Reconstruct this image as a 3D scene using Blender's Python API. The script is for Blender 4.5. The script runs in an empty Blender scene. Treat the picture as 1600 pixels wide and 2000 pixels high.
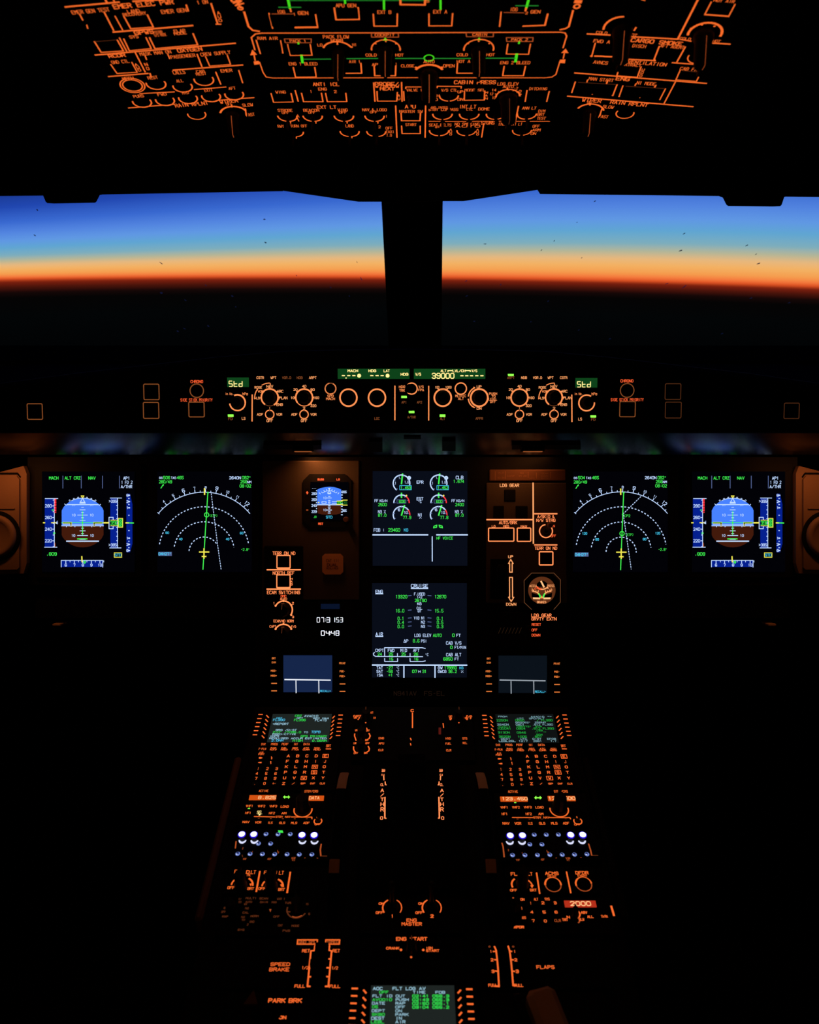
import bpy, bmesh, math, random
from math import sin, cos, tan, pi, radians as rad, atan2, sqrt
from mathutils import Vector, Matrix
random.seed(7)
S = bpy.context.scene
COL = S.collection
# ------------------------------------------------------------------ camera, world, lights, exposure
PITCH = 19.4
FPX = 1600.0
CAMZ = 1.45
cd = bpy.data.cameras.new('camera'); cam = bpy.data.objects.new('camera', cd); COL.objects.link(cam)
cd.sensor_fit = 'HORIZONTAL'; cd.sensor_width = 24.0; cd.lens = 24.0
cd.clip_start = 0.02; cd.clip_end = 500
cam.location = (0, 0, CAMZ); cam.rotation_euler = (rad(90-PITCH), 0, 0)
cd.dof.use_dof = True; cd.dof.focus_distance = 1.40; cd.dof.aperture_fstop = 5.0
S.camera = cam
S.view_settings.view_transform = 'Standard'
S.view_settings.look = 'None'
S.view_settings.exposure = 0.0
S.view_settings.gamma = 1.0
S.view_settings.use_curve_mapping = False
S.cycles.max_bounces = 5; S.cycles.diffuse_bounces = 2; S.cycles.glossy_bounces = 3
S.cycles.transparent_max_bounces = 8
S.cycles.caustics_reflective = True
S.cycles.sample_clamp_indirect = 4.0

def lin(c):
    c = c/255.0
    return c/12.92 if c <= 0.04045 else ((c+0.055)/1.055)**2.4
def rgb(*c): return tuple(lin(x) for x in c) + (1.0,)

def make_world():
    w = bpy.data.worlds.new('twilight_sky'); S.world = w; w.use_nodes = True
    nt = w.node_tree; nt.nodes.clear(); N = nt.nodes.new; K = nt.links.new
    out = N('ShaderNodeOutputWorld'); bg = N('ShaderNodeBackground')
    tc = N('ShaderNodeTexCoord'); nrm = N('ShaderNodeVectorMath'); nrm.operation = 'NORMALIZE'
    K(tc.outputs['Generated'], nrm.inputs[0])
    dot = N('ShaderNodeVectorMath'); dot.operation = 'DOT_PRODUCT'
    rr = rad(0.5); dot.inputs[1].default_value = (sin(rr), 0, cos(rr))
    K(nrm.outputs[0], dot.inputs[0])
    sep = N('ShaderNodeSeparateXYZ'); K(nrm.outputs[0], sep.inputs[0])
    def M(op, a, b=None, c=None):
        m = N('ShaderNodeMath'); m.operation = op
        for i, q in enumerate((a, b, c)):
            if q is None: continue
            if isinstance(q, (int, float)): m.inputs[i].default_value = q
            else: K(q, m.inputs[i])
        return m.outputs[0]
    el = M('MULTIPLY', M('ARCSINE', dot.outputs['Value']), 180/pi)          # degrees above the true horizontal
    s = M('SUBTRACT', M('DIVIDE', sep.outputs[0], M('MAXIMUM', sep.outputs[1], 0.2)), 0.3)
    k = M('ADD', 1.0, M('MULTIPLY', M('MULTIPLY', s, s), 1.2))
    d = M('ADD', el, 3.42)                                                   # degrees above the visible horizon
    up = M('MULTIPLY', M('MAXIMUM', d, 0.0), k)
    dd = M('ADD', up, M('MINIMUM', d, 0.0))
    t = M('DIVIDE', M('ADD', dd, 4.0), 14.0)
    ramp = N('ShaderNodeValToRGB'); K(t, ramp.inputs[0])
    stops = [(-4.0, (2, 3, 4)), (-2.2, (3, 5, 6)), (-1.1, (5, 4, 4)), (-0.75, (22, 8, 7)), (-0.45, (74, 20, 11)), (-0.14, (126, 32, 15)),
             (0.05, (228, 84, 36)), (0.25, (250, 124, 62)), (0.55, (250, 160, 80)), (1.0, (248, 180, 100)), (1.4, (236, 186, 126)), (1.85, (184, 184, 152)),
             (2.35, (128, 176, 190)), (3.1, (98, 168, 212)), (3.8, (98, 154, 230)), (4.6, (84, 134, 226)), (5.6, (58, 106, 210)),
             (7.0, (34, 72, 178)), (9.9, (12, 30, 90))]
    cr = ramp.color_ramp
    cr.elements[0].position = 0; cr.elements[0].color = rgb(*stops[0][1])
    cr.elements[1].position = (stops[-1][0]+4)/14; cr.elements[1].color = rgb(*stops[-1][1])
    for d0, c in stops[1:-1]:
        e = cr.elements.new((d0+4)/14); e.color = rgb(*c)
    K(ramp.outputs[0], bg.inputs[0]); bg.inputs[1].default_value = 1.0
    K(bg.outputs[0], out.inputs[0])
make_world()

# ------------------------------------------------------------------ materials
MATS = {}
def principled(name, col, rough=0.6, spec=0.2, metal=0.0, bump=0.0, bscale=300.0, var=0.0):
    m = bpy.data.materials.new(name); m.use_nodes = True
    nt = m.node_tree; b = nt.nodes['Principled BSDF']
    b.inputs['Base Color'].default_value = rgb(*col); b.inputs['Roughness'].default_value = rough
    b.inputs['Specular IOR Level'].default_value = spec; b.inputs['Metallic'].default_value = metal
    if bump or var:
        tc = nt.nodes.new('ShaderNodeTexCoord')
        nz = nt.nodes.new('ShaderNodeTexNoise'); nz.inputs['Scale'].default_value = bscale; nz.inputs['Detail'].default_value = 3
        nt.links.new(tc.outputs['Object'], nz.inputs['Vector'])
        if bump:
            bp = nt.nodes.new('ShaderNodeBump'); bp.inputs['Strength'].default_value = bump; bp.inputs['Distance'].default_value = 0.001
            nt.links.new(nz.outputs[0], bp.inputs['Height']); nt.links.new(bp.outputs[0], b.inputs['Normal'])
        if var:
            mx = nt.nodes.new('ShaderNodeMix'); mx.data_type = 'RGBA'; mx.blend_type = 'MIX'
            mx.inputs[6].default_value = rgb(*col); mx.inputs[7].default_value = rgb(*[x*(1-var) for x in col])
            nt.links.new(nz.outputs[0], mx.inputs[0]); nt.links.new(mx.outputs[2], b.inputs['Base Color'])
    MATS[name] = m; return m
def glow(name, col, strength=1.0, sample=False):
    m = bpy.data.materials.new(name); m.use_nodes = True
    nt = m.node_tree; nt.nodes.clear()
    o = nt.nodes.new('ShaderNodeOutputMaterial'); e = nt.nodes.new('ShaderNodeEmission')
    e.inputs[0].default_value = rgb(*col); e.inputs[1].default_value = strength
    nt.links.new(e.outputs[0], o.inputs[0])
    if not sample: m.cycles.emission_sampling = 'NONE'
    MATS[name] = m; return m
principled('black_plastic', (15, 15, 15), 0.65, 0.12, bump=0.15, bscale=900)
principled('knob_plastic', (20, 19, 18), 0.5, 0.2)
principled('knob_tan', (120, 82, 56), 0.6, 0.2)
principled('panel_paint', (96, 84, 72), 0.7, 0.15, bump=0.25, bscale=700, var=0.15)
principled('panel_dark', (19, 18, 17), 0.7, 0.1, bump=0.2, bscale=700, var=0.15)
principled('shell_dark', (20, 20, 21), 0.9, 0.02, var=0.2, bscale=20)
principled('glare_black', (13, 13, 14), 0.92, 0.02, bump=0.3, bscale=500)
principled('underside_gloss', (13, 14, 16), 0.2, 0.9, bump=0.0)
_u = MATS['underside_gloss'].node_tree.nodes['Principled BSDF']; _u.inputs['Coat Weight'].default_value = 1.0; _u.inputs['Coat Roughness'].default_value = 0.2; _u.inputs['Coat IOR'].default_value = 2.0
principled('tan_stripe', (225, 178, 138), 0.6, 0.1)
principled('placard_orange', (255, 180, 130), 0.6, 0.1)
principled('placard_ink', (120, 52, 30), 0.6, 0.1)
principled('metal_trim', (120, 116, 108), 0.35, 0.5, metal=0.8)
principled('screen_off', (8, 9, 12), 0.35, 0.1)
principled('carpet', (22, 22, 24), 0.95, 0.02, bump=0.5, bscale=200, var=0.3)
principled('leather_dark', (24, 22, 22), 0.6, 0.15)
OV = glow('O', (240, 104, 40), 1.08)      # overhead legends
glow('Od', (190, 84, 38), 0.8)
glow('Ox', (120, 58, 30), 0.55)           # faintly lit legends
glow('P', (244, 104, 44), 1.12)           # pedestal legends
glow('FO', (244, 140, 80), 1.15)           # glareshield rings
glow('FT', (248, 160, 100), 1.2)
glow('FD', (150, 84, 46), 0.7)
glow('M', (254, 138, 82), 1.35)           # main panel legends
glow('G', (64, 235, 80), 1.1)
glow('Gd', (40, 150, 50), 0.7)
glow('GO', (70, 225, 30), 0.95)
glow('GL', (130, 255, 70), 1.6)
glow('W', (190, 215, 255), 1.15)
glow('Wd', (110, 130, 190), 0.6)
glow('WW', (235, 240, 255), 1.5)
glow('C', (70, 200, 240), 1.0)
glow('Y', (235, 225, 80), 1.1)
glow('RD', (255, 50, 60), 1.1)
glow('SKY', (72, 130, 255), 1.0, True)
glow('EARTH', (66, 26, 12), 1.0)
glow('EARTHD', (52, 20, 10), 1.0)
glow('NAVY', (6, 34, 150), 0.9)
glow('SCR', (2, 2, 6), 1.0)
glow('SCRB', (9, 13, 24), 1.0)
glow('DCL', (22, 38, 74), 1.0)
glow('DCR', (11, 18, 26), 1.0)
glow('MCS', (30, 36, 34), 1.0)
glow('MCW', (160, 205, 225), 1.0)
glow('MCG', (50, 225, 80), 1.0)
glow('MCC', (80, 195, 235), 1.0)
glow('LCD', (14, 66, 26), 1.0)
glow('LCT', (255, 225, 140), 1.4)
glow('AMB', (215, 84, 20), 0.95)
glow('AMT', (255, 190, 130), 1.1)
glow('SQR', (190, 50, 28), 0.9)
glow('WK', (235, 235, 255), 2.2)
glow('BK', (40, 20, 215), 0.9)
glow('GK', (118, 140, 215), 0.9)
glow('GKD', (24, 34, 90), 0.7)
glow('BLK', (0, 0, 0), 0.0)
glow('INK', (30, 30, 34), 0.0)
glow('GAUGE', (92, 46, 22), 1.0)

def gmat(n): return MATS[n]

# ------------------------------------------------------------------ geometry of the place
C0 = Vector((0, 0, CAMZ))
FW = Vector((0, cos(rad(PITCH)), -sin(rad(PITCH)))); UP = Vector((0, sin(rad(PITCH)), cos(rad(PITCH)))); RT = Vector((1, 0, 0))
def ray(px, py): return FW + RT*((px-800)/FPX) - UP*((py-1000)/FPX)
def pt(px, py, ax): return C0 + ray(px, py)*ax
class Plane:
    def __init__(s, px, py, ax, tilt, roll=0.0):
        """panel plane through the view point (px, py) at axial distance ax; tilt of its upward edge from the vertical; roll about that edge"""
        s.o = pt(px, py, ax)
        s.v = Vector((0, sin(rad(tilt)), cos(rad(tilt)))); u = Vector((1, 0, 0)); n = u.cross(s.v)
        s.u = (u*cos(rad(roll)) + n*sin(rad(roll))).normalized(); s.n = s.u.cross(s.v).normalized()
    def hit(s, px, py):
        d = ray(px, py); t = (s.o-C0).dot(s.n)/d.dot(s.n)
        return C0 + d*t
    def uv(s, px, py):
        p = s.hit(px, py) - s.o
        return p.dot(s.u), p.dot(s.v)
    def lifted(s, h):
        q = Plane.__new__(Plane); q.o = s.o + s.n*h; q.u = s.u; q.v = s.v; q.n = s.n
        return q
MAINP = Plane(800, 1000, 1.395, PITCH)
FCUP = Plane(800, 775, 1.245, 15.0)
OVH = Plane(800, 100, 0.976, -66.0)
def ovh_side(px, roll):
    q = Plane(800, 100, 0.976, -66.0, roll); q.o = OVH.hit(px, 100); return q
OVL = ovh_side(474, -5.2); OVR = ovh_side(1132, 5.0)
PED = Plane(800, 1400, 1.33, 80.7)

# ------------------------------------------------------------------ stroke lettering
FONT = {
'A': '00042664400 0343'.replace('00042664400', '002640').replace('0343', '0.6242'), }
FONT = {k: v.split() for k, v in {
'A': '002640 1232', 'B': '000636454433 03334241300', 'C': '4536160501103041', 'D': '00062645412000', 'E': '46060040 0333', 'F': '460600 0333',
'G': '453616050110304123 4323', 'H': '0006 4046 0343', 'I': '2026 1636 1030', 'J': '4641301001', 'K': '0006 4603 1440', 'L': '060040', 'M': '0006234640',
'N': '00064046', 'O': '103041453616050110', 'P': '00063645443303', 'Q': '103041453616050110 2240', 'R': '00063645443303 2340', 'S': '453616050413334241301001',
'T': '0646 2620', 'U': '060110304146', 'V': '062046', 'W': '0610233046', 'X': '0046 0640', 'Y': '062346 2320', 'Z': '06460040', 
'0': '103041453616050110', '1': '1030 2026 2615', '2': '05163645440040', '3': '05163645443313 334241301001', '4': '30360242', '5': '46060334424130100 1'.replace(' ', ''), '6': '453616050110304142331302', '7': '06461000'.replace('1000', '20'), '8': '130504161636454433130201103041423313'.replace('130504161636454433130201103041423313', '13040516364544331302011030414233'),
'9': '4313040516364541301001', '/': '0046', '-': '1333', '.': '2021', ':': '2122 2425', '+': '0343 2125', '%': '0046 0506 4041', '<': '450341', '>': '054301', "'": '2426', '*': '1535343515', '&': '401516263503022000'[:0]+'40152535130210204', '_': '0040', '=': '0242 0444', ' ': '', '"': '1416 3436', '^': '142634', '(': '36140230'.replace('1402','1512'), ')': '16353210', ',': '2110'}.items()}
FONT['&'] = ['4005'+'1625'+'1403'+'011020'+'42']
FONT['B'] = ['00063645443303', '334241300']
FONT['B'] = ['00063645443303', '3342413000']
FONT['5'] = ['460604344341301001']
FONT['5'] = ['460603334241301001']
FONT['G'] = ['4536160501103041', '414323']
FONT['I'] = ['2026']
FONT['1'] = ['152620']
FONT['i'] = ['2024', '2526']; FONT['n'] = ['0004', '03143440']; FONT['g'] = ['4313040110304044', '40']; FONT['g'] = ['34140301103034']; FONT['h'] = ['0006', '03143430']; FONT['a'] = ['4414030110304044']
FONT['t'] = ['2521301', '1434']; FONT['t'] = ['252130', '1434']; FONT['d'] = ['4640', '4414030110304044']; FONT['r'] = ['1014', '132434']; FONT['\u0394'] = ['00264000']
FONT['\u00b0'] = ['1425352614'[:0]+'14253425'[:0]+'1424251514']
SEG = {'0': 'abcdef', '1': 'bc', '2': 'abged', '3': 'abgcd', '4': 'fgbc', '5': 'afgcd', '6': 'afgedc', '7': 'abc', '8': 'abcdefg', '9': 'abcdfg', 'S': 'afgcd', 't': 'fegd', 'd': 'bcdeg', 'R': 'abcefg', 'F': 'aefg', '-': 'g', ' ': '', '*': ''}
SEGP = {'a': (0.3, 6, 3.7, 6), 'b': (4, 5.7, 4, 3.3), 'c': (4, 2.7, 4, .3), 'd': (.3, 0, 3.7, 0), 'e': (0, .3, 0, 2.7), 'f': (0, 3.3, 0, 5.7), 'g': (.4, 3, 3.6, 3)}
def glyph(ch, seg=False):
    if seg:
        return [[(SEGP[k][0], SEGP[k][1]), (SEGP[k][2], SEGP[k][3])] for k in SEG.get(ch, '')]
    out = []
    for s in FONT.get(ch, FONT.get(ch.upper(), [])):
        out.append([(int(s[i]), int(s[i+1])) for i in range(0, len(s)-1, 2)])
    return out

class MB:
    """collects faces with a material per face"""
    def __init__(s): s.v = []; s.f = []; s.m = []; s.names = []; s.smooth = []
    def mi(s, n):
        if n not in s.names: s.names.append(n)
        return s.names.index(n)
    def face(s, pts, mat, smooth=False):
        b = len(s.v); s.v.extend([tuple(p) for p in pts]); s.f.append(tuple(range(b, b+len(pts)))); s.m.append(s.mi(mat)); s.smooth.append(smooth)
    def mesh(s, verts, faces, mat, smooth=False):
        b = len(s.v); s.v.extend([tuple(p) for p in verts])
        k = s.mi(mat)
        for f in faces: s.f.append(tuple(b+i for i in f)); s.m.append(k); s.smooth.append(smooth)
    def box(s, x0, y0, z0, x1, y1, z1, mat, bev=0.0):
        """box bevelled along its top edges"""
        b = min(bev, (x1-x0)*.3, (y1-y0)*.3, (z1-z0)*.5)
        if b <= 0:
            V = [(x0, y0, z0), (x1, y0, z0), (x1, y1, z0), (x0, y1, z0), (x0, y0, z1), (x1, y0, z1), (x1, y1, z1), (x0, y1, z1)]
            s.mesh(V, [(3, 2, 1, 0), (4, 5, 6, 7), (0, 1, 5, 4), (1, 2, 6, 5), (2, 3, 7, 6), (3, 0, 4, 7)], mat); return
        def ring(x0, y0, x1, y1, c, z): return [(x0+c, y0, z), (x1-c, y0, z), (x1, y0+c, z), (x1, y1-c, z), (x1-c, y1, z), (x0+c, y1, z), (x0, y1-c, z), (x0, y0+c, z)]
        V = ring(x0, y0, x1, y1, b, z0) + ring(x0, y0, x1, y1, b, z1-b) + ring(x0+b, y0+b, x1-b, y1-b, b*.5, z1)
        F = [tuple(range(7, -1, -1)), tuple(range(16, 24))]
        for r in (0, 8):
            for i in range(8): F.append((r+i, r+(i+1) % 8, r+8+(i+1) % 8, r+8+i))
        s.mesh(V, F, mat)
    def prism(s, poly, z0, z1, mat, axis='z'):
        n = len(poly); a = [(p[0], p[1], z0) for p in poly]; b = [(p[0], p[1], z1) for p in poly]
        if axis == 'x': a = [(z0, p[0], p[1]) for p in poly]; b = [(z1, p[0], p[1]) for p in poly]
        if axis == 'y': a = [(p[0], z0, p[1]) for p in poly]; b = [(p[0], z1, p[1]) for p in poly]
        F = [tuple(range(n-1, -1, -1)), tuple(range(n, 2*n))] + [(i, (i+1) % n, n+(i+1) % n, n+i) for i in range(n)]
        s.mesh(a+b, F, mat)
    def lathe(s, cx, cy, prof, mat, n=28, smooth=True, cap=True):
        """turned shape about z: prof = [(r, z)...] from bottom to top"""
        V = []; F = []
        for r, z in prof:
            for i in range(n): V.append((cx+r*cos(2*pi*i/n), cy+r*sin(2*pi*i/n), z))
        for k in range(len(prof)-1):
            for i in range(n): F.append((k*n+i, k*n+(i+1) % n, (k+1)*n+(i+1) % n, (k+1)*n+i))
        s.mesh(V, F, mat, smooth)
        if cap:
            k = len(prof)-1
            s.face(V[k*n:(k+1)*n], mat); s.face(V[0:n][::-1], mat)
    def build(s, name, parent=None, mw=None, keep=False):
        me = bpy.data.meshes.new(name); me.from_pydata(s.v, [], s.f)
        for n in s.names: me.materials.append(MATS[n])
        me.polygons.foreach_set('material_index', s.m); me.polygons.foreach_set('use_smooth', s.smooth)
        me.update()
        if not keep:
            bm = bmesh.new(); bm.from_mesh(me)
            bmesh.ops.recalc_face_normals(bm, faces=[f for f in bm.faces if MATS and me.materials[f.material_index].name in SOLID]); bm.to_mesh(me); bm.free()
        o = bpy.data.objects.new(name, me); COL.objects.link(o)
        if parent: o.parent = parent
        if mw is not None: o.matrix_world = mw
        return o
SOLID = {'black_plastic', 'knob_plastic', 'knob_tan', 'panel_paint', 'panel_dark', 'shell_dark', 'glare_black', 'underside_gloss', 'tan_stripe', 'placard_orange', 'metal_trim', 'carpet', 'leather_dark'}

def tag(o, label=None, cat=None, group=None, kind=None):
    if label: o['label'] = label
    if cat: o['category'] = cat
    if group: o['group'] = group
    if kind: o['kind'] = kind
    return o
def empty(name, mw, label, cat, group=None):
    o = bpy.data.objects.new(name, None); COL.objects.link(o); o.matrix_world = mw; o.empty_display_size = 0.02
    return tag(o, label, cat, group)
def frame(o, u, v, n): 
    return Matrix(((u.x, v.x, n.x, o.x), (u.y, v.y, n.y, o.y), (u.z, v.z, n.z, o.z), (0, 0, 0, 1)))

class Inst:
    """an instrument bolted into a panel plane: local x right, y up the plane, z out of it"""
    def __init__(s, name, plane, rect, label, cat, group=None, th=0.012, mat='panel_dark', lift=0.0, plate='faceplate', corner=0.0, body=True):
        s.pl = plane.lifted(lift) if lift else plane
        x0, y0, x1, y1 = rect
        cx, cy = (x0+x1)/2, (y0+y1)/2
        s.o = s.pl.hit(cx, cy); s.mw = frame(s.o, s.pl.u, s.pl.v, s.pl.n)
        s.root = empty(name, s.mw, label, cat, group)
        s.vx, s.vy, s.vs = 0.0, 0.0, 1.0
        uL = s.uv(x0, cy)[0]; uR = s.uv(x1, cy)[0]; vT = s.uv(cx, y0)[1]; vB = s.uv(cx, y1)[1]
        s.b = (uL, vB, uR, vT)
        s.base = MB(); s.plate = plate; s.col = 'P'; s.cur = s.base; s.z = 0.0003
        if body:
            if corner:
                c = corner
                poly = [(uL+c, vB), (uR-c, vB), (uR, vB+c), (uR, vT-c), (uR-c, vT), (uL+c, vT), (uL, vT-c), (uL, vB+c)]
                s.base.prism(poly, -th, 0, mat)
            else: s.base.box(uL, vB, -th, uR, vT, 0, mat, 0.0015)
        s.parts = []
    def view(s, x0, y0, sc): s.vx, s.vy, s.vs = x0, y0, sc; return s
    def uv(s, px, py):
        p = s.pl.hit(px, py) - s.o
        return p.dot(s.pl.u), p.dot(s.pl.v)
    def w(s, x, y): return s.uv(s.vx + x/s.vs, s.vy + y/s.vs)
    def sc(s, x, y):
        """metres per photo pixel along u and v"""
        px, py = s.vx+x/s.vs, s.vy+y/s.vs
        a = s.uv(px-2, py); b = s.uv(px+2, py); c = s.uv(px, py+2); d = s.uv(px, py-2)
        return (b[0]-a[0])/4, (d[1]-c[1])/4
    def seg(s, p, q, hw, c, z=None, ext=0.35):
        dx, dy = q[0]-p[0], q[1]-p[1]; l = sqrt(dx*dx+dy*dy)
        if l < 1e-9: dx, dy, l = 1e-5, 0, 1e-5
        dx /= l; dy /= l; nx, ny = -dy*hw, dx*hw; ex, ey = dx*hw*ext*2, dy*hw*ext*2; z = s.z if z is None else z
        s.cur.face([(p[0]-ex-nx, p[1]-ey-ny, z), (q[0]+ex-nx, q[1]+ey-ny, z), (q[0]+ex+nx, q[1]+ey+ny, z), (p[0]-ex+nx, p[1]-ey+ny, z)], c)
    def strip(s, pts, hw, c, z=None):
        for a, b in zip(pts, pts[1:]): s.seg(a, b, hw, c, z)
    def L(s, *a, w=2.0, c=None, close=False):
        pts = [s.w(a[i], a[i+1]) for i in range(0, len(a), 2)]
        if close: pts.append(pts[0])
        k = s.sc(a[0], a[1])[0]
        s.strip(pts, w*k/2, c or s.col)
    def dash(s, pts, on, off, w, c):
        """dashed polyline in local metres"""
        acc = 0.0; P = []
        for a, b in zip(pts, pts[1:]):
            l = sqrt((b[0]-a[0])**2+(b[1]-a[1])**2); t = 0.0
            while t < l-1e-9:
                ph = acc % (on+off); step = min((on-ph) if ph < on-1e-9 else (on+off-ph), l-t)
                step = max(step, 1e-6)
                if ph < on-1e-9:
                    s.seg((a[0]+(b[0]-a[0])*t/l, a[1]+(b[1]-a[1])*t/l), (a[0]+(b[0]-a[0])*(t+step)/l, a[1]+(b[1]-a[1])*(t+step)/l), w/2, c, ext=0)
                t += step; acc += step
    def T(s, txt, x, y, h, w=None, c=None, a='c', lw=0.17, rot=0.0, seg=False, slant=0.0):
        """text centred at view point (x, y), h high and w wide in view pixels"""
        c = c or s.col
        cu, cv = s.w(x, y); sx, sy = s.sc(x, y)
        n = len(txt); H = h/s.vs*sy
        if w is None: w = h*0.78*n
        W = w/s.vs*sx
        gf = 0.64 if seg else 0.74
        cell = W/(n-1+gf) if n > 1 else W/gf
        gw = cell*gf
        if n == 1: gw = min(W, H*0.9)
        ox = -W/2 if n > 1 else -gw/2
        if a == 'l': ox = 0
        if a == 'r': ox = -W
        hw = lw*min(H, gw*1.5)/2; cr, sr = cos(rot), sin(rot)
        for i, ch in enumerate(txt):
            for g in glyph(ch, seg):
                P = []
                for gx, gy in g:
                    lx = ox + i*cell + gx/4*gw; ly = (gy/6-0.5)*(H-2*hw); lx += ly*slant
                    P.append((cu+lx*cr-ly*sr, cv+lx*sr+ly*cr))
                s.strip(P, hw, c)
    def arcpts(s, x, y, r, a0, a1, n=None):
        cu, cv = s.w(x, y); R = r/s.vs*s.sc(x, y)[0]
        n = n or max(5, int(abs(a1-a0)/11))
        return [(cu+R*cos(rad(a0+(a1-a0)*i/n)), cv+R*sin(rad(a0+(a1-a0)*i/n))) for i in range(n+1)]
    def A(s, x, y, r, a0=0, a1=360, w=2.0, c=None):
        s.strip(s.arcpts(x, y, r, a0, a1), w*s.sc(x, y)[0]/2, c or s.col)
    def D(s, x, y, r, c=None, a0=0, a1=360, n=16, dz=0):
        z = s.z+dz
        s.cur.face([(p[0], p[1], z) for p in s.arcpts(x, y, r, a0, a1, n)[:(-1 if a1-a0 == 360 else None)]], c or s.col)
    def R(s, x0, y0, x1, y1, r=4, w=2.0, c=None, close=True):
        u0, v1 = s.w(x0, (y0+y1)/2)[0], s.w((x0+x1)/2, y0)[1]; u1, v0 = s.w(x1, (y0+y1)/2)[0], s.w((x0+x1)/2, y1)[1]
        k = s.sc((x0+x1)/2, (y0+y1)/2)[0]; q = r/s.vs*k; P = []
        for cx, cy, a in ((u1-q, v0+q, -90), (u1-q, v1-q, 0), (u0+q, v1-q, 90), (u0+q, v0+q, 180)):
            for i in range(4): P.append((cx+q*cos(rad(a+30*i)), cy+q*sin(rad(a+30*i))))
        P.append(P[0]); s.strip(P, w*k/2, c or s.col)
    def F(s, *a, c=None, dz=0.0):
        z = s.z+dz; s.cur.face([(*s.w(a[i], a[i+1]), z) for i in range(0, len(a), 2)], c or s.col)
    def U(s, *a, w=2.6, c=None): s.L(*a, w=w, c=c)
    # --- raised parts
    def part(s, name, mb, label=None):
        o = mb.build(name, s.root)
        if label: o['label'] = label
        return o
    def knob(s, x, y, r, h=0.014, line=True, name='knob', mat='knob_plastic', c='Ox', ang=90, grip=True, lw=1.0):
        """round skirted knob; line = index mark running up its camera side and over the top"""
        cu, cv = s.w(x, y); k = s.sc(x, y)[0]; R = r/s.vs*k; m = MB()
        m.lathe(cu, cv, [(R*1.0, 0), (R*1.0, h*.18), (R*.86, h*.24), (R*.80, h*.93), (R*.70, h)], mat, 24)
        if grip:
            d = Vector((cos(rad(ang)), sin(rad(ang)))); e = Vector((-d.y, d.x)); c2 = Vector((cu, cv))
            P = [c2+d*R*.95+e*R*.2, c2-d*R*.95+e*R*.2, c2-d*R*.95-e*R*.2, c2+d*R*.95-e*R*.2]
            m.prism([(p.x, p.y) for p in P], h*.25, h*1.12, mat)
            if line:
                q = c2+d*(R*.95+0.0002); hw = lw*k*.5
                m.face([(q.x-e.x*hw, q.y-e.y*hw, h*.25), (q.x+e.x*hw, q.y+e.y*hw, h*.25), (q.x+e.x*hw, q.y+e.y*hw, h*1.12), (q.x-e.x*hw, q.y-e.y*hw, h*1.12)], c)
                z = h*1.12+.0002; p = c2+d*R*.2
                m.face([(q.x-e.x*hw, q.y-e.y*hw, z), (q.x+e.x*hw, q.y+e.y*hw, z), (p.x+e.x*hw, p.y+e.y*hw, z), (p.x-e.x*hw, p.y-e.y*hw, z)], c)
        return s.part(name, m)
    def toggle(s, x, y, r=2.0, h=0.024, lean=0.0, name='toggle_switch', side=0.0):
        cu, cv = s.w(x, y); k = s.sc(x, y)[0]; R = r*k; m = MB()
        m.lathe(cu, cv, [(R*1.9, 0), (R*1.9, .002), (R*1.4, .004)], 'metal_trim' if False else 'knob_plastic', 12)
        n = 10; V = []; F = []
        for zz, rr in ((0.003, .7), (h*.6, .8), (h*.95, 1.25), (h, .9)):
            for i in range(n): V.append((cu+side*zz+R*rr*cos(2*pi*i/n), cv+lean*zz+R*rr*sin(2*pi*i/n), zz))
        for q in range(3):
            for i in range(n): F.append((q*n+i, q*n+(i+1) % n, (q+1)*n+(i+1) % n, (q+1)*n+i))
        F.append(tuple(3*n+i for i in range(n)))
        m.mesh(V, F, 'knob_plastic', True)
        return s.part(name, m)
    def button(s, x0, y0, x1, y1, h=0.004, name='push_button', mat='black_plastic', ink=None):
        u0 = s.w(x0, (y0+y1)/2)[0]; u1 = s.w(x1, (y0+y1)/2)[0]; v1 = s.w((x0+x1)/2, y0)[1]; v0 = s.w((x0+x1)/2, y1)[1]
        m = MB(); m.box(u0, v0, 0, u1, v1, h, mat, 0.0008)
        if ink:
            old, oz = s.cur, s.z; s.cur = m; s.z = h+0.0002; ink(); s.cur, s.z = old, oz
        return s.part(name, m)
    def round_button(s, x, y, r, h=0.004, name='push_button', mat='black_plastic'):
        cu, cv = s.w(x, y); k = s.sc(x, y)[0]; R = r/s.vs*k; m = MB()
        m.lathe(cu, cv, [(R, 0), (R, h*.8), (R*.85, h)], mat, 20)
        return s.part(name, m)
    def screen(s, x0, y0, x1, y1, mat='SCR', rec=0.0, name='screen'):
        """lit glass: later ink goes into this part until close()"""
        m = MB(); u0 = s.w(x0, (y0+y1)/2)[0]; u1 = s.w(x1, (y0+y1)/2)[0]; v1 = s.w((x0+x1)/2, y0)[1]; v0 = s.w((x0+x1)/2, y1)[1]
        m.box(u0, v0, 0.0002, u1, v1, 0.0016, mat)
        s.cur = m; s.scr = (name, m); s.z = 0.0018; return s
    def close(s):
        s.part(*s.scr); s.cur = s.base; s.z = 0.0003
    def done(s): return s.part(s.plate, s.base)
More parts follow.
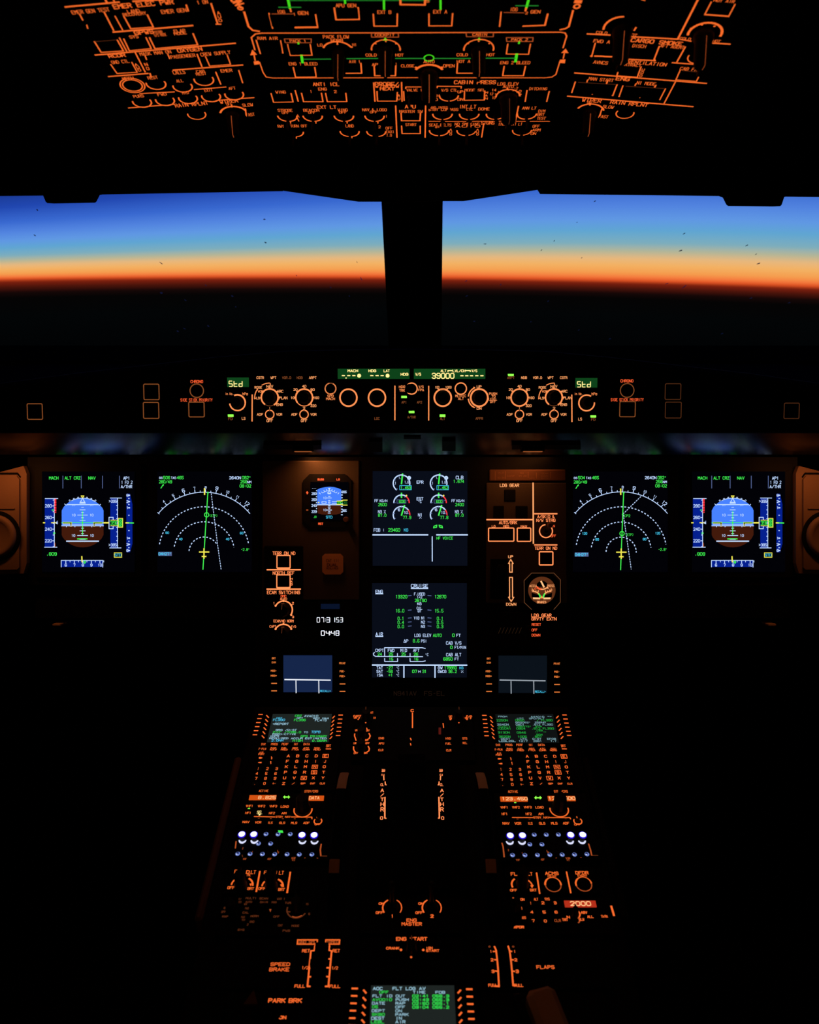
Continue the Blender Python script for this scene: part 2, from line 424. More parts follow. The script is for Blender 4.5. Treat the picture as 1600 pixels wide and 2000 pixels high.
# ------------------------------------------------------------------ orange floods of the cockpit, and an added warm fill
def area(name, loc, aim, size, power, col, sy=None):
    l = bpy.data.lights.new(name, 'AREA'); l.energy = power; l.color = [lin(c) for c in col]; l.shape = 'RECTANGLE'; l.size = size; l.size_y = sy or size*.3
    o = bpy.data.objects.new(name, l); COL.objects.link(o); o.location = loc
    o.rotation_euler = (Vector(aim)-Vector(loc)).to_track_quat('-Z', 'Y').to_euler(); return o
FLOODC = (255, 150, 80)
area('standby_flood', pt(612, 889, 1.362), pt(650, 960, 1.392), 0.10, 0.085, FLOODC, 0.006)
area('gear_panel_flood', pt(1030, 889, 1.362), pt(1010, 940, 1.392), 0.13, 0.05, FLOODC, 0.006)
area('console_flood_left', pt(-5, 899, 1.30), pt(25, 1000, 1.372), 0.09, 0.09, FLOODC, 0.012)
area('console_flood_right', pt(1607, 899, 1.30), pt(1580, 1000, 1.372), 0.09, 0.07, FLOODC, 0.012)
def fill_light():  # unseen warm fill added behind the camera to lift panels and pedestal
    l = bpy.data.lights.new('dome_light', 'POINT'); l.energy = 1.2; l.color = [lin(c) for c in (255, 170, 110)]; l.shadow_soft_size = .04
    o = bpy.data.objects.new('dome_light', l); COL.objects.link(o); o.location = (0, -.5, 2.13)
fill_light()

# ------------------------------------------------------------------ shell of the cockpit
def struct(name, mb): o = mb.build(name); o['kind'] = 'structure'; return o
m = MB(); m.box(-1.25, -1.2, -0.02, 1.25, 2.05, 0, 'carpet'); struct('floor', m)
for nm, x in (('wall_left', -1.29), ('wall_right', 1.25)):
    m = MB(); m.box(x, -1.2, 0, x+.04, 2.05, 2.25, 'shell_dark'); struct(nm, m)
m = MB(); m.box(-1.29, -1.24, 0, 1.29, -1.2, 2.25, 'shell_dark'); struct('wall_rear', m)
# ceiling: flat aft, then sloping down with the overhead panel, then level to the window header
def oc(row, off):
    p = OVH.hit(800, row) - OVH.n*off; return (p.y, p.z)
e0 = oc(276, 0.008)
top = (0.03, oc(276, .008)[1] + (oc(276, .008)[0]-0.03)*tan(rad(24)))
prof = [(-1.24, 2.2), (-.12, 2.2), top, e0, (1.40, 1.556), (1.56, 1.545), (1.70, 1.62), (1.70, 1.72), (1.4, 1.72), (0.1, 2.3), (-1.24, 2.3)]
m = MB(); m.prism(prof, -1.29, 1.29, 'shell_dark', axis='x'); struct('ceiling', m)

# windshield plane, centre post, sill, header
WSP = Plane(800, 690, 1.95, -45)
mw = frame(WSP.o, WSP.u, WSP.v, WSP.n)
def W(px, py): return WSP.uv(px, py)
m = MB()
p = [W(745, 388), W(760, 690), W(862, 690), W(865, 388)]
m.prism([(q[0], q[1]) for q in p][::-1], -0.045, 0, 'shell_dark')
vt = W(800, 300)[1]; vb = W(800, 690)[1]
m.prism([(p[0][0]-.02, vt+.06), (p[0][0], p[0][1]), (p[3][0], p[3][1]), (p[3][0]+.02, vt+.06)], -0.045, 0, 'shell_dark')
m.box(-1.27, vb-.2, -.045, 1.27, vb-.03, 0, 'shell_dark')
m.box(-1.27, vt+.02, -.045, 1.27, vt+.25, 0, 'shell_dark')
for sx in (-1, 1):
    m.box(min(sx*1.1, sx*1.27), vb-.05, -.045, max(sx*1.1, sx*1.27), vt+.05, 0, 'shell_dark')
o = m.build('wall_front', mw=mw); o['kind'] = 'structure'
m = MB(); m.box(-1.29, 2.05, 0, 1.29, 2.09, 1.12, 'shell_dark'); struct('wall_bulkhead', m)
m = MB(); a = W(752, 396); b = W(757.5, 560)
m.prism([(a[0], a[1]), (b[0], b[1]), (b[0]+.0035, b[1]), (a[0]+.007, a[1])][::-1], 0, .004, 'metal_trim')
o = m.build('trim_1', mw=mw); o['kind'] = 'structure'

def glass_mat():
    mt = bpy.data.materials.new('window_glass'); mt.use_nodes = True; nt = mt.node_tree; nt.nodes.clear()
    o = nt.nodes.new('ShaderNodeOutputMaterial'); mx = nt.nodes.new('ShaderNodeMixShader'); t = nt.nodes.new('ShaderNodeBsdfTransparent'); g = nt.nodes.new('ShaderNodeBsdfGlossy')
    g.inputs['Roughness'].default_value = 0.05; t.inputs[0].default_value = (.98, .99, 1, 1); mx.inputs[0].default_value = 0.025
    nt.links.new(t.outputs[0], mx.inputs[1]); nt.links.new(g.outputs[0], mx.inputs[2]); nt.links.new(mx.outputs[0], o.inputs[0]); MATS['window_glass'] = mt
    mt = bpy.data.materials.new('glass_speck'); mt.use_nodes = True; nt = mt.node_tree; nt.nodes.clear()
    o = nt.nodes.new('ShaderNodeOutputMaterial'); mx = nt.nodes.new('ShaderNodeMixShader'); t = nt.nodes.new('ShaderNodeBsdfTransparent'); g = nt.nodes.new('ShaderNodeBsdfTranslucent')
    g.inputs[0].default_value = (.4, .4, .36, 1); mx.inputs[0].default_value = 0.85
    nt.links.new(t.outputs[0], mx.inputs[1]); nt.links.new(g.outputs[0], mx.inputs[2]); nt.links.new(mx.outputs[0], o.inputs[0]); MATS['glass_speck'] = mt
glass_mat()
SPK = [(515, 443, 3, -70, 8), (517, 488, 4, -40, 6), (312, 528, 7, -55, 4), (64, 474, 4, -60, 5), (313, 586, 5, 80, 10), (360, 600, 5, -60, 5), (452, 592, 5, -60, 7), (459, 613, 3, 80, 4), (400, 571, 4, -60, 4),
       (705, 558, 10, -72, 3), (578, 552, 4, -70, 3), (345, 660, 5, -70, 6), (358, 655, 5, -50, 5), (405, 650, 6, -80, 6), (645, 575, 4, -60, 4), (682, 592, 3, -60, 4), (697, 526, 5, -80, 2), (69, 425, 4, 90, 5), (1129, 449, 2, 60, 3),
       (1339, 471, 5, 50, 4), (1339, 574, 11, 60, 4), (1059, 503, 4, 60, 3), (1084, 485, 4, 80, 3), (1462, 494, 5, 45, 5), (1480, 511, 4, 50, 3), (1485, 529, 6, 30, 6), (1332, 504, 6, 30, 6), (1164, 408, 4, 40, 4), (948, 491, 5, 0, 4),
       (1138, 518, 3, 60, 3), (911, 563, 5, 50, 4), (979, 570, 5, 85, 3), (1038, 642, 3, 40, 4), (927, 641, 4, 0, 5), (1072, 602, 4, 60, 4), (1132, 658, 4, 50, 4), (1470, 596, 5, 30, 6), (1545, 605, 5, 30, 5), (1413, 665, 5, 40, 5), (912, 592, 5, 40, 4),
       (1305, 568, 6, 30, 4), (1466, 707, 5, 40, 5), (1193, 675, 5, 20, 4)]
for k, (nm, side) in enumerate((('window_1', -1), ('window_2', 1))):
    m = MB()
    x0, x1 = (-1.12, p[0][0]+.005) if side < 0 else (p[3][0]-.005, 1.12)
    m.mesh([(x0, vb-.05, -.02), (x1, vb-.05, -.02), (x1, vt+.04, -.02), (x0, vt+.04, -.02)], [(0, 1, 2, 3)], 'window_glass')
    for (px, py, ln, an, wd) in SPK:
        if (px < 800) != (side < 0): continue
        c = Vector(W(px, py)); d = Vector((cos(rad(an)), sin(rad(an)))); e = Vector((-d.y, d.x)); L2 = ln*.0012*.55; w2 = wd*.0012*.26
        P = [c+d*L2*cos(t*pi/4)+e*w2*sin(t*pi/4)*(1+.4*cos(t*pi/4)) for t in range(8)]
        m.face([(q.x, q.y, -.0195) for q in P], 'glass_speck')
    o = m.build(nm, mw=mw, keep=True); o['kind'] = 'structure'

# sun visors and the housing between them, stowed above the windshields
def at_y(px, py, y):
    r = ray(px, py); t = y/r.y; q = C0+r*t; return (q.x, q.z)
def visor(poly, latch, label, y=1.52):
    q = [at_y(a, b, y) for a, b in poly]; cx = sum(a[0] for a in q)/len(q); cz = max(a[1] for a in q)
    root = empty('sun_visor', Matrix.Translation((cx, y, cz)), label, 'sun visor', 'stowed sun visors')
    m = MB(); m.prism([(a-cx, b-cz) for a, b in q], -.035, 0, 'shell_dark', axis='y'); m.build('visor_panel', root)
    q = [at_y(a, b, y-.001) for a, b in latch]; m = MB(); m.prism([(a-cx, b-cz) for a, b in q], -.03, -.001, 'shell_dark', axis='y'); m.build('latch', root)
visor([(-320, 386), (98, 382), (200, 380), (553, 373.5), (553, 362), (590, 362), (590, 318), (-320, 318)], [(92, 379), (98, 383), (103, 395), (106, 397.5), (186, 396), (189, 393), (195, 381), (204, 379)], 'black stowed sun visor above the left windshield, with a square latch')
visor([(1020, 362), (1055, 362), (1056, 379), (1408, 383), (1520, 384), (1920, 389), (1920, 318), (1020, 318)], [(1402, 382), (1412, 386), (1419, 400), (1423, 402.5), (1510, 403.5), (1513, 401), (1518, 386), (1524, 384)], 'black stowed sun visor above the right windshield, with a square latch')
q = [at_y(a, b, 1.48) for a, b in [(552, 316), (555, 373), (700, 394), (748, 394), (750, 398), (866, 393), (905, 393), (1050, 371), (1055, 379), (1058, 316)]]
cx = 0.0; cz = q[0][1]
m = MB(); m.prism([(a-cx, b-cz) for a, b in q], -.06, 0, 'shell_dark', axis='y')
tag(m.build('compass_housing', mw=Matrix.Translation((cx, 1.48, cz))), 'black trapezoid housing over the centre post between the sun visors', 'housing')

# ------------------------------------------------------------------ glareshield
def glare():
    root = empty('glareshield', Matrix.Translation((0, 1.3, 1.1)), 'black arched glareshield hood below the windshields', 'glareshield')
    st = [(-330, 790), (-150, 768), (0, 748), (150, 728), (300, 711), (420, 697), (560, 685), (700, 682), (800, 681), (920, 682), (1060, 685), (1190, 697), (1310, 711), (1460, 728), (1600, 748), (1750, 768), (1930, 790)]
    P = []
    off = Vector((0, 1.3, 1.1))
    fp = FCUP.lifted(-.006)
    for px, r in st:
        f0 = fp.hit(px, 843); xx = f0.x
        tf = fp.hit(px, max(716, r+8))
        hump = pt(px, r, 1.285); 
        lip = pt(px, 846, 1.343); back = pt(px, 888, 1.386)
        w0 = Vector((xx*1.5, 2.02, 1.13))
        pts = [back, lip, f0, tf, pt(px, r+1.5, 1.262), hump, Vector((xx*1.15, 1.6, hump.z-.095)), w0, Vector((xx*1.5, 2.02, 1.09)), Vector((xx*1.1, 1.5, 1.105)), Vector((back.x, back.y+.004, back.z+.008))]
        pass
        P.append([q-off for q in pts])
    m = MB(); n = len(P[0]); V = [q for s in P for q in s]; F = []
    for i in range(len(P)-1):
        for j in range(1, n-1): F.append((i*n+j, (i+1)*n+j, (i+1)*n+j+1, i*n+j+1))
        F.append((i*n+n-1, (i+1)*n+n-1, (i+1)*n, i*n))
    F.append(tuple(range(n))); F.append(tuple((len(P)-1)*n+i for i in range(n))[::-1])
    m.mesh(V, F, 'glare_black'); m.build('hood', root)
    m = MB(); V = [q for s in P for q in (s[0], s[1])]
    F = [(2*i, 2*i+2, 2*i+3, 2*i+1) for i in range(len(P)-1)]
    m.mesh(V, F, 'underside_gloss'); o = m.build('underside', root); o['label'] = 'glossy underside mirroring the screens'
    bk = lambda px, py, t: pt(px, py, 1.343+(1.386-1.343)*(py-846)/42.0) - off + Vector((0, -.002*t, -.003*t))
    # fittings hanging under the hood
    def block(name, x0, x1, r0, r1, t, mat='knob_plastic'):
        a = [pt(x, r, 1.343+(1.386-1.343)*(r-846)/42.0)-off for x, r in ((x0, r0), (x1, r0), (x1, r1), (x0, r1))]
        d = Vector((0, -.45, -.9))*t; m = MB(); V = a+[q+d for q in a]
        m.mesh(V, [(3, 2, 1, 0), (4, 5, 6, 7), (0, 1, 5, 4), (1, 2, 6, 5), (2, 3, 7, 6), (3, 0, 4, 7)], mat); return m.build(name, root)
    block('latch', 864, 890, 855, 874, .006); block('latch', 721, 747, 856, 876, .006)
    block('handle', 789, 822, 850, 854, .003)
    for x0, x1 in ((515, 628), (1000, 1134)): block('lamp_housing', x0, x1, 862, 871, .006)
glare()
def lamp(name, x0, x1, row, label):
    a = pt((x0+x1)/2, row, 1.36); hw = (x1-x0)/2/1600*1.36
    root = empty(name, frame(a, RT, UP, -FW), label, 'lamp', 'flood lamps under the glareshield')
    m = MB(); m.box(-hw*1.25, -.002, -.012, hw*1.25, .006, 0, 'knob_plastic', .001); m.build('housing', root)
    m = MB(); m.box(-hw, -.0028, -.008, hw, -.002, .0006, 'lamp_slit'); m.build('lamp_slit', root)
glow('lamp_slit', (150, 80, 40), 1.0)
lamp('flood_lamp', 575, 608, 879, 'slim orange flood lamp above the left centre instruments')
lamp('flood_lamp', 1023, 1060, 879, 'slim orange flood lamp above the landing gear panel')

# ------------------------------------------------------------------ main instrument panel body
def mainpanel():
    o0 = MAINP.hit(806, 1000) - MAINP.n*.0045
    mw = frame(o0, MAINP.u, MAINP.v, MAINP.n); k = 1.3995/FPX
    def q(px, py): return ((px-806)*k, -(py-1000)*k)
    root = empty('instrument_panel', mw, 'dark T-shaped main instrument panel carrying the display screens', 'instrument panel')
    m = MB(); m.prism([q(*a) for a in [(54, 893), (54, 1142), (497, 1150), (497, 1372), (1117, 1372), (1117, 1150), (1558, 1142), (1558, 893)]], -.03, 0, 'black_plastic'); m.build('panel_body', root)
    for x0, x1 in ((60, 497), (1117, 1552)):
        a = q(x0, 1158); b = q(x1, 1212); m = MB(); m.box(a[0], b[1], -.03, b[0], a[1], -.012, 'panel_dark', .003)
        t = m.build('folding_table', root)
        hx = 108 if x0 < 200 else 1511
        a = q(hx-8, 1219); b = q(hx+8, 1223.5); m = MB(); m.box(a[0], b[1], -.03, b[0], a[1], -.004, 'tan_stripe', .001); m.build('handle', t)
    return root
mainpanel()

principled('console_paint', (128, 100, 80), 0.65, 0.15, bump=0.2, bscale=500)
SOLID.add('console_paint')
def side_console(sgn, label):
    """speaker and outlet console beyond the outer display"""
    pl = MAINP.lifted(0.012); k = (1.395-.012)/FPX
    o0 = pl.hit(0 if sgn < 0 else 1607, 1000)
    root = empty('side_console', frame(o0, pl.u, pl.v, pl.n), label, 'side console', 'side consoles lit orange')
    def q(px, py): return ((px)*k*(-sgn), -(py-1000)*k)     # px counted inward from the picture edge
    def P(pts): 
        r = [q(*a) for a in pts]; return r if sgn < 0 else r[::-1]
    m = MB(); m.prism(P([(-260, 1130), (46, 1120), (52, 1100), (52, 925), (46, 910), (0, 922), (-260, 950)]), -.012, 0, 'console_paint'); m.build('housing', root)
    m = MB(); m.prism(P([(-250, 1118), (36, 1112), (40, 1108), (40, 936), (34, 929), (-250, 929)]), .0, .005, 'console_paint'); m.build('cover_plate', root)
    m = MB(); m.prism(P([(-250, 923), (-250, 927), (34, 927), (40, 934), (41, 931), (35, 923)]), .0, .0008, 'shell_dark'); m.build('slot', root)
    m = MB(); m.prism(P([(-60, 992.5), (32, 992.5), (32, 994), (-60, 994)]), .005, .0075, 'console_paint'); m.build('rib', root)
    m = MB(); cx, cy = q(-6, 1047)
    m.lathe(cx, cy, [(.043, .0052), (.043, .0058), (.036, .0059)], 'shell_dark', 40); 
    m.lathe(cx, cy, [(.036, .0052), (.036, .012), (.030, .014), (.026, .010), (.0, .009)], 'console_paint', 40, cap=False); m.build('speaker_ring', root)
side_console(-1, 'tan side console left of the outer left flight display, round outlet, lit orange')
side_console(1, 'tan side console right of the outer right flight display, round outlet, lit orange')

# ------------------------------------------------------------------ pedestal body
PB = PED.lifted(-.0055)
def pedestal():
    o0 = PB.hit(806, 1700); mw = frame(o0, PB.u, PB.v, PB.n)
    def uv(px, py):
        d = PB.hit(px, py)-o0; return d.dot(PB.u), d.dot(PB.v)
    root = empty('centre_pedestal', mw, 'dark centre pedestal running aft between the seats', 'pedestal')
    vt = uv(806, 1379)[1]; u0 = uv(447, 1584)[0]; u1 = uv(1163, 1584)[0]; vb = uv(806, 2080)[1]
    m = MB(); m.box(u0, vb, -.45, u1, vt, 0, 'panel_dark', .003); m.build('pedestal_body', root)
    for u, a in ((u0-.010, 0), (u1, 1)):
        v1 = uv(806, 1480)[1]; v0 = uv(806, 1800)[1]
        m = MB(); m.box(u, v0, -.02, u+.010, v1, .004, 'knob_tan' if a == 0 else 'panel_dark', .003); m.build('edge_trim', root)
    return u0, u1
PU = pedestal()
# ------------------------------------------------------------------ overhead panels
def oi(name, plane, rect, label, cat='overhead panel'):
    i = Inst(name, plane, rect, label, cat, 'overhead panels', th=.006, mat='panel_dark'); i.col = 'O'; return i
# --- electrical panel at the very top centre
i = oi('electrical_panel', OVH, (468, -42, 1142, 61), 'topmost centre overhead panel with green bus lines and external power switches'); i.view(440, 0, 4)
i.L(80, -20, 120, 60, w=4); i.T('ON', 92, 10, 60, 70, rot=-1.2, lw=.3); i.A(118, 62, 18, w=3)
i.L(148, 92, 182, 205, 215, 235, 265, 243, w=4)
i.L(490, -10, 505, 62, w=5, c='GO'); i.L(418, 55, 590, 55, w=2.4, c='Gd'); i.L(500, 2, 1600, 2, w=2, c='Gd')
i.L(508, 66, 514, 90, w=3); i.T('IDG', 435, 90, 26, 60); i.T('1', 541, 110, 22, 14); i.T('GEN', 608, 100, 28, 75)
i.L(365, 107, 530, 107, w=1.6, c='Od')
i.L(342, 102, 370, 220, w=2.6); i.L(548, 213, 720, 211, w=4.4); i.L(722, 211, 706, 112, w=2.6)
i.L(935, -10, 937, 24, w=4, c='GO'); i.T('APU GEN', 943, 41, 28, 155); i.L(852, 60, 866, 152, 1046, 150, 1038, 58, w=3.2)
i.L(1240, -10, 1241, 70, w=4, c='GO'); i.T('EXT B', 1243, 93, 28, 105); i.L(1157, 108, 1163, 202, 1343, 202, 1345, 106, w=2.6)
i.L(1368, -10, 1370, 34, 1560, 36, 1562, -10, w=4); i.T('S', 1582, 5, 26, 20)
i.view(800, 0, 4)
i.L(242, -10, 243, 70, w=4, c='GO'); i.T('EXT A', 240, 90, 28, 105); i.L(152, 106, 152, 200, 330, 200, 337, 104, w=2.6)
i.L(932, -10, 914, 56, w=5, c='GO'); i.L(830, 43, 1005, 43, w=2.4, c='Gd'); i.L(912, 60, 906, 82, w=4)
i.T('IDG', 815, 72, 28, 56); i.L(738, 95, 895, 98, w=1.6, c='Od'); i.T('2', 915, 100, 20, 16); i.T('GEN', 985, 90, 26, 72)
i.L(716, 92, 704, 205, w=2.6); i.L(886, 202, 1058, 196, 1080, 108, w=3.4)
i.A(1308, 48, 22, w=3.5); i.L(1300, 10, 1335, 12, w=9); i.L(1278, 80, 1245, 206, 1218, 222, 1178, 230, w=3.6)
i.view(440, 0, 4)
for x0, y0, x1, y1 in ((355, 112, 540, 205), (875, 62, 1040, 140), (1175, 110, 1335, 190)): i.button(x0, y0, x1, y1, .0012)
i.view(800, 0, 4)
for x0, y0, x1, y1 in ((165, 108, 322, 190), (722, 105, 895, 200)): i.button(x0, y0, x1, y1, .0012)
i.done()
# --- air conditioning panel
i = oi('air_conditioning_panel', OVH, (486, 61.5, 1112, 153.5), 'centre overhead panel outlined in orange with four knobs and a green bleed line'); i.view(0, 0, 1)
i.L(498, 97, 491, 73, 499, 66, 512, 64.2, 805, 63.5, 1095, 62.5, 1104, 64, 1107, 70, 1100, 93, w=2.6)
i.L(507, 121, 514, 141, 520, 150, 533, 152, 816, 151.3, w=2.2); i.L(859, 151.5, 1065, 151.6, 1078, 150, 1086, 145, 1094, 119, w=2.2)
i.view(440, 0, 4)
i.F(195, 430, 248, 425, 212, 386); i.L(226, 430, 234, 470, w=2.6); i.F(222, 478, 262, 474, 266, 500, 228, 505)
i.T('RAM AIR', 330, 297, 24, 155); i.L(242, 312, 275, 418, w=2.6); i.L(433, 315, 450, 412, w=2); i.D(450, 412, 6)
i.L(462, 302, 672, 302, 672, 332, 470, 332, 462, 302, w=1.8, c='Od'); i.T('PACK 1', 568, 318, 22, 125); i.L(572, 330, 572, 345, w=3.5, c='GO')
i.L(488, 345, 510, 432, 678, 430, 664, 345, w=2.4)
i.T('PACK FLOW', 865, 286, 26, 200); i.T('NORM', 872, 314, 22, 90); i.T('LO', 740, 350, 22, 36); i.T('HI', 1010, 348, 22, 30)
i.A(880, 400, 118, 28, 152, w=3.6); i.D(770, 368, 9); i.D(988, 366, 9); i.L(876, 328, 877, 345, w=3)
i.L(612, 461, 824, 460, w=2.6, c='Gd'); i.L(596, 430, 604, 488, w=5, c='GO'); i.L(952, 457, 1190, 455, w=2.8, c='Gd'); i.L(1332, 455, 1560, 455, w=2.8, c='Gd')
i.T('ENG 1 BLEED', 608, 497, 24, 220); i.L(532, 525, 550, 602, 710, 600, 700, 525, w=2.6)
i.T('AIR 1', 1012, 480, 22, 86); i.L(1060, 492, 1066, 570, 945, 571, w=2.8)
i.L(1142, 258, 1352, 258, 1354, 288, 1144, 288, 1142, 258, w=1.9, c='Od'); i.T('COCKPIT', 1246, 272, 22, 150)
i.F(1232, 315, 1270, 315, 1250, 290, c='GO'); i.A(1255, 382, 112, -8, 186, w=2.6)
for a in (0, 45, 90, 135, 180): i.D(1255+112*cos(rad(a)), 382-60*sin(rad(a)), 7)
i.T('COLD', 1140, 428, 22, 82); i.T('HOT', 1362, 428, 22, 60); i.T('AP', 1170, 503, 22, 44); i.T('1', 1336, 500, 22, 10); i.L(1164, 512, 1168, 590, 1330, 590, 1333, 512, w=2.8)
i.T('CLOSE', 1426, 513, 22, 100)
i.view(800, 0, 4)
i.A(152, 452, 38, w=2.4, c='GO'); i.L(-10, 455, 115, 455, w=2.6, c='Gd'); i.L(190, 455, 475, 455, w=2.6, c='Gd'); i.L(600, 453, 826, 453, w=2.8, c='Gd')
i.T('AUTO', 152, 480, 24, 82); i.A(152, 578, 118, 32, 148, w=5); i.D(50, 525, 10); i.D(254, 524, 10); i.T('OPEN', 308, 513, 24, 86)
i.L(442, 254, 656, 254, 654, 285, 446, 285, 442, 254, w=1.9, c='Od'); i.T('CABIN', 549, 268, 22, 110); i.F(527, 312, 560, 312, 544, 290, c='GO')
i.A(541, 382, 116, -8, 188, w=2.8)
for a in (0, 45, 90, 135, 180): i.D(541+116*cos(rad(a)), 382-62*sin(rad(a)), 7)
i.T('COLD', 412, 426, 22, 84); i.T('HOT', 634, 426, 22, 60); i.T('HOT A', 422, 478, 22, 102); i.L(375, 490, 370, 570, 535, 570, 537, 555, w=2.6)
i.L(757, 292, 966, 292, 962, 322, 760, 322, 757, 292, w=1.9, c='Od'); i.T('PACK 2', 860, 308, 22, 125); i.L(858, 322, 855, 338, w=3.6, c='GO')
i.L(768, 342, 757, 420, 930, 422, 945, 342, w=2.4); i.L(838, 420, 828, 480, w=5.5, c='GO')
i.T('ENG 2 BLEED', 826, 488, 24, 230); i.L(740, 516, 728, 590, 890, 590, 906, 516, w=2.6)
i.F(1186, 412, 1242, 412, 1220, 378); i.L(1210, 415, 1202, 455, w=2.4); i.F(1176, 465, 1218, 462, 1214, 492, 1172, 490)
i.view(440, 0, 4)
for x0, y0, x1, y1 in ((500, 345, 665, 422), (545, 525, 700, 592), (970, 500, 1050, 560), (285, 320, 430, 410)): i.button(x0, y0, x1, y1, .0012)
i.knob(885, 405, 52, .033, c='Od'); i.knob(1252, 388, 60, .031, c='Od')
i.view(800, 0, 4)
for x0, y0, x1, y1 in ((770, 345, 930, 412), (742, 518, 888, 582), (385, 505, 480, 560)): i.button(x0, y0, x1, y1, .0012)
i.knob(541, 388, 62, .031, c='Od'); i.knob(152, 570, 72, .036, c='Od')
i.done()
# --- anti ice and probe heat
i = oi('anti_ice_panel', OVH, (512, 154.5, 793, 203), 'overhead panel of wing and engine anti ice switches below the air conditioning panel'); i.view(440, 0, 4)
i.T('ANTI ICE', 787, 657, 28, 200, lw=.2); i.T('ENG', 760, 694, 22, 62); i.T('WING', 433, 718, 22, 76); i.L(358, 728, 378, 798, 530, 795, 515, 728, w=2.4); i.L(547, 706, 570, 790, w=2.6)
i.T('1', 671, 714, 22, 10); i.T('2', 860, 714, 22, 18); i.L(596, 726, 612, 793, 764, 793, 752, 726, w=2.4); i.L(784, 726, 798, 793, 950, 792, 942, 726, w=2.4)
i.L(1160, 645, 1170, 790, w=2.6); i.T('PROBE/', 1262, 655, 30, 180, lw=.2); i.T('WINDOW', 1265, 672, 26, 185, lw=.16); i.T('HEAT', 1266, 692, 26, 110, lw=.2)
i.L(1186, 712, 1190, 788, 1340, 788, 1345, 720, w=2.4); i.T('A', 1356, 745, 20, 18); i.T('U', 1357, 770, 20, 18); i.L(1378, 642, 1382, 790, w=2.6)
for x0, y0, x1, y1 in ((372, 732, 515, 788), (610, 728, 752, 785), (800, 728, 940, 785), (1200, 715, 1335, 780)): i.button(x0, y0, x1, y1, .0012)
i.done()
# --- cabin pressure
i = oi('cabin_pressure_panel', OVH, (794, 154.5, 1078, 203), 'overhead panel lettered CABIN PRESS with a landing elevation knob'); i.view(440, 0, 4)
i.L(1410, 690, 1412, 678, 1534, 678, w=2.2); i.T('VALVE 1', 1478, 702, 22, 120); i.L(1394, 712, 1398, 785, w=2.4); i.T('B', 1590, 750, 24, 20)
i.view(800, 0, 4)
i.T('CABIN PRESS', 512, 641, 30, 322, lw=.2); i.L(216, 685, 218, 672, 405, 674, 403, 688, w=2.2); i.T('V/S CTL', 312, 703, 22, 125)
i.A(308, 745, 74, 182, 358, w=2.8); i.T('UP', 398, 716, 22, 40); i.T('DN', 398, 775, 22, 40); i.A(100, 745, 42, 270, 360, w=2.6); i.T('BOTH', 190, 747, 22, 84); i.T('FWD', 184, 776, 22, 70)
i.L(430, 710, 428, 782, 584, 780, 588, 708, w=2.4); i.T('MODE SEL', 512, 703, 22, 160); i.T('M', 602, 722, 16, 18); i.T('A', 600, 745, 16, 18); i.T('N', 600, 768, 16, 18)
i.T('LDG ELEV', 770, 654, 24, 160); i.T('AUTO', 772, 675, 22, 80); i.T('14', 660, 702, 20, 34); i.T('12', 640, 732, 20, 26); i.T('10', 658, 762, 20, 26); i.T('-2', 832, 688, 20, 28); i.T('0', 864, 712, 20, 16); i.T('2', 864, 740, 20, 16)
i.A(768, 752, 92, 5, 185, w=3); i.L(765, 685, 765, 700, w=3)
for a in range(15, 180, 24): i.L(768+92*cos(rad(a)), 752-49*sin(rad(a)), 768+104*cos(rad(a)), 752-56*sin(rad(a)), w=1.6)
i.T('DITCHING', 1006, 692, 22, 136); i.L(918, 705, 904, 792, w=2.4); i.L(1092, 712, 1072, 792, w=2.4)
i.toggle(308, 748, 2.4, .026); i.knob(772, 760, 72, .034, c='Ox'); i.button(440, 712, 575, 772, .0012); i.button(925, 705, 1075, 788, .0012)
i.view(440, 0, 4); i.toggle(1440, 745, 2.2, .018)
i.done()
# --- exterior lights
i = oi('exterior_light_panel', OVH, (512, 204, 772, 272), 'lower left centre overhead panel lettered EXT LT with toggle switches'); i.view(440, 0, 4)
i.T('EXT LT', 792, 836, 26, 148, lw=.18); i.T('STROBE', 468, 861, 22, 112); i.T('OFF', 470, 880, 18, 52); i.T('BEACON', 672, 860, 22, 120); i.T('OFF', 676, 878, 18, 52); i.T('WING', 918, 857, 22, 74); i.T('OFF', 920, 876, 18, 56)
i.T('NAV & LOGO', 1166, 856, 22, 188); i.T('OFF', 1160, 874, 18, 56)
for x in (485, 683, 927, 1167): i.A(x, 905, 75, 180, 262, w=2.8); i.A(x, 905, 75, 278, 360, w=2.8); i.L(x+26, 952, x+26, 962, w=2)
i.T('A', 568, 905, 24, 16); i.L(560, 915, 575, 945, w=2); i.T('1', 1260, 908, 20, 10); i.T('2', 1206, 990, 20, 14)
i.T('RWY', 434, 985, 22, 46); i.T('TURN OFF', 575, 983, 22, 130); i.A(536, 1028, 74, 280, 356, w=2.6); i.L(556, 1068, 556, 1080, w=2)
i.T('LAND', 972, 982, 24, 60); i.A(972, 1026, 74, 180, 262, w=2.6); i.A(972, 1026, 74, 278, 360, w=2.6); i.A(1180, 1026, 74, 180, 240, w=2.6); i.A(1180, 1026, 74, 285, 360, w=2.6)
i.T('OFF', 1281, 1000, 22, 52); i.T('TAXI', 1288, 1028, 22, 62); i.T('T.O', 1280, 1055, 22, 40); i.L(990, 1066, 990, 1076, w=2)
for x, y in ((485, 912), (683, 912), (927, 912), (1167, 912), (530, 1035), (972, 1035), (1180, 1035)): i.toggle(x, y, 2.6, .02)
i.done()
